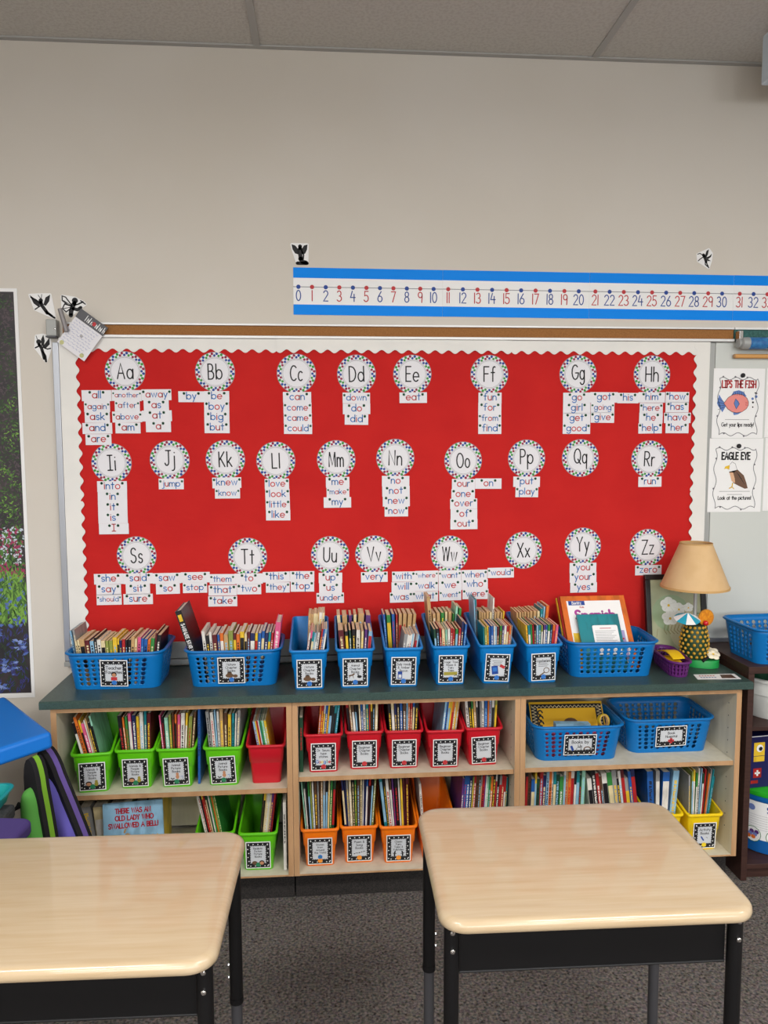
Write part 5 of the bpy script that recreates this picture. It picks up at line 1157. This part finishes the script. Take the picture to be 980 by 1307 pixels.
# ================================================================== desks
def desk(cx, cy, rz, label):
    t = thing('student_desk', label, 'desk', (cx, cy, 0), (0, 0, rz), 'student desks')
    W2, D2, top = .305, .2285, .687
    def ring(ins, z_): return [(x, y, z_) for x, y in rrect(-W2 + ins, W2 - ins, -D2 + ins, D2 - ins, .050 - ins * .6, 8)]
    mb = MB(); mb.loft([ring(.006, top - .026), ring(.001, top - .022), ring(0, top - .016), ring(.0008, top - .010), ring(.0035, top - .005), ring(.008, top - .0015), ring(.014, top)])
    mb.build('desk_top', 'maple', t, ang=80)
    zt, zb = top - .0265, .55
    bx0, bx1, by0, by1 = -.262, .262, -.172, .17
    mb = MB()
    mb.box(bx0, bx1, by0, by0 + .002, zb, zt); mb.box(bx0, bx0 + .002, by0 + .002, by1, zb, zt); mb.box(bx1 - .002, bx1, by0 + .002, by1, zb, zt); mb.box(bx0 + .002, bx1 - .002, by0 + .002, by1, zb, zb + .002)
    mb.tube([(bx0, by0 + .001, zb + .001), (bx1, by0 + .001, zb + .001)], .003, 8)
    mb.build('book_box', 'black', t, smooth=False)
    for sx in (-1, 1):
        for sy in (-1, 1):
            lx, ly = sx * .2785, sy * .187 if sy > 0 else -.178
            mb = MB(); mb.tube([(lx, ly, zt), (lx, ly, .31)], .0148, 16); mb.tube([(lx, ly, .312), (lx, ly, .299)], .0158, 16)
            L = mb.build('leg', 'black', t)
            mb = MB(); mb.tube([(lx, ly, .2985), (lx, ly, .018)], .0126, 14); mb.build('leg_insert', 'dgrey', L)
            mb = MB(); mb.lathe([(.012, .0175), (.017, .012), (.017, .0005)], 14, c=(lx, ly)); mb.build('foot_glide', 'ink', L)
            for k in range(2):
                mb = MB(); mb.lathe([(.005, 0), (.005, .003), (.003, .005)], 8); mb.build('screw', 'chrome', L, loc=(lx + sx * -.0145 if sy > 0 else lx, ly if sy > 0 else ly - .0145, .36 + k * .03 if sy > 0 else .645 - k * .037), rot=(0, -sx * PI / 2, 0) if sy > 0 else (PI / 2, 0, 0))
    return t
desk(.513, 1.548, -.018, 'maple topped student desk with black legs in front of orange bins')
desk(-.496, 1.487, -.022, 'maple topped student desk cut off by the photo edge before cushions')

# ================================================================== cushions beside the cabinet
A_, B_, = atZ(66, 934, .715), atZ(4, 886, .715)
d_ = Vector((B_.x - A_.x, B_.y - A_.y)).normalized()
mb = MB(); mb.prism([(0, 0), (.45, 0), (.45, .45), (0, .45)], -.052, 0, 'z')
sm = Matrix.Translation((A_.x, A_.y, .715)) @ Matrix.Rotation(math.atan2(d_.y, d_.x), 4, 'Z') @ Matrix.Rotation(-.085, 4, 'X')
o = mb.build('seat_cushion', mat('vinyl_blue', (22, 116, 210), .42, spec=.4), ang=40, mods=lambda o: [setattr(q, k, v) for q in [o.modifiers.new('round', 'BEVEL')] for k, v in (('width', .012), ('segments', 4))])
o.matrix_world = sm
tag(o, 'big glossy blue vinyl square cushion on top of the pile', 'cushion')
# dark storage box, teal bin, purple cushion
t = thing('storage_ottoman', 'dark grey box at the bottom of the cushion pile', 'box', (-1.262, 1.94, 0))
mb = MB(); mb.box(-.40, .40, -.22, .16, .002, .545); mb.build('body', mat('ottoman_grey', (62, 66, 68), .8, noise=((50, 54, 56), (120, 120, 120), 2, .4, .6)), t, smooth=False, bevel=.015)
mb = MB(); mb.box(-.405, .405, -.225, .165, .547, .585); mb.build('lid', mat('ottoman_grey', (62, 66, 68), .8), t, smooth=False, bevel=.01)
t = thing('teal_bin', 'translucent teal storage bin under the blue cushion', 'storage bin', (-1.058, 2.085, .5856))
mb = MB()
rg = lambda w_, d2_, z_, r_=.03: [(x, y, z_) for x, y in rrect(-w_, w_, -d2_, d2_, r_, 4)]
mb.loft([rg(.172, .045, .0), rg(.176, .048, .004), rg(.186, .054, .036), rg(.192, .057, .037), rg(.192, .057, .041), rg(.184, .052, .041), rg(.174, .045, .006)], 0, True, True)
mb.build('bin_shell', mat('teal_plastic', (32, 150, 150), .3, spec=.5), t)
mb = MB(); mb.prism(rrect(-.16, .16, -.10, .10, .03, 5), 0, .036, 'z')
tag(mb.build('purple_cushion', mat('cushion_plum', (72, 58, 122), .8), loc=(-.915, 1.86, .5862), rot=(.0, .0, -.12), mods=lambda o: [setattr(q, k, v) for q in [o.modifiers.new('round', 'BEVEL')] for k, v in (('width', .01), ('segments', 3))]), 'flat plum purple cushion lying beside the green seat', 'cushion')

def padded_seat(label, loc, lean, yaw, w_, h, th, face, side, handle):
    """tall arch-shaped floor seat: puffed front pad, black edge band, coloured side, black back"""
    t = thing('floor_seat', label, 'floor seat', group='padded floor seats', mtx=Matrix.Translation(loc) @ Matrix.Rotation(lean, 4, 'Y') @ Matrix.Rotation(yaw, 4, 'Z'))
    def outline(s_, n=11):
        ww, P = w_ * s_, []
        hh = h - w_ / 2 * (1 - s_)
        for i in range(n): f = i / (n - 1); P.append((ww / 2 * (1 - .55 * f ** 2.2) , hh * .86 * f))
        top = P[-1][0]
        arc_ = [(top * math.cos(a), hh * .86 + hh * .14 * math.sin(a)) for a in [PI * k / 10 for k in range(1, 10)]]
        return P + arc_ + [(-x, z_) for x, z_ in reversed(P)]
    O1 = outline(1.0)
    def layer(name, y0, y1, m_, s0=1.0, s1=1.0):
        mb = MB(); a, b_ = outline(s0), outline(s1)
        mb.loft([[(x, y1, z_ + .0) for x, z_ in b_], [(x, y0, z_) for x, z_ in a]]); return mb.build(name, m_, t, ang=50)
    layer('rear_pad', th * .55, th * .74, 'ink', .98, .94); layer('side_gusset', th * .2, th * .5, side, 1.0, 1.0)
    layer('edge_band', -.004, th * .195, mat('band_black', (22, 21, 26), .8), .97, 1.0); layer('edge_band', th * .502, th * .548, mat('band_black', (22, 21, 26), .8), 1.0, .985)
    mb = MB(); R_ = []
    for s_, y_ in ((.86, -.0045), (.86, -.012), (.80, -.022), (.66, -.030), (.46, -.035), (.2, -.037)):
        R_.append([(x, y_, z_ * .86 + h * .02) for x, z_ in outline(s_)])
    mb.loft([list(q) for q in R_], 0, True, True); mb.build('front_pad', face, t, ang=70)
    if handle:
        mb = MB(); mb.tube([(-w_ * .12, -.03, h * .80), (-w_ * .30, -.055, h * .76), (-w_ * .38, -.055, h * .66), (-w_ * .36, -.03, h * .5)], .011, 8); mb.build('carry_handle', 'ink', t)
    return t
padded_seat('tall purple padded floor seat with black bands against the cabinet', (-.712, 2.335, .012), -.25, -.62, .165, .65, .052, mat('pad_violet', (108, 100, 196), .85), mat('gusset_violet', (104, 84, 158), .8), False)
padded_seat('tall green padded floor seat with black bands and handle loop', (-.835, 2.235, .004), -.05, -.58, .135, .655, .052, mat('pad_green', (92, 168, 74), .85), mat('gusset_lime', (118, 170, 44), .85), True)
print('BOOKS', NBOOK)
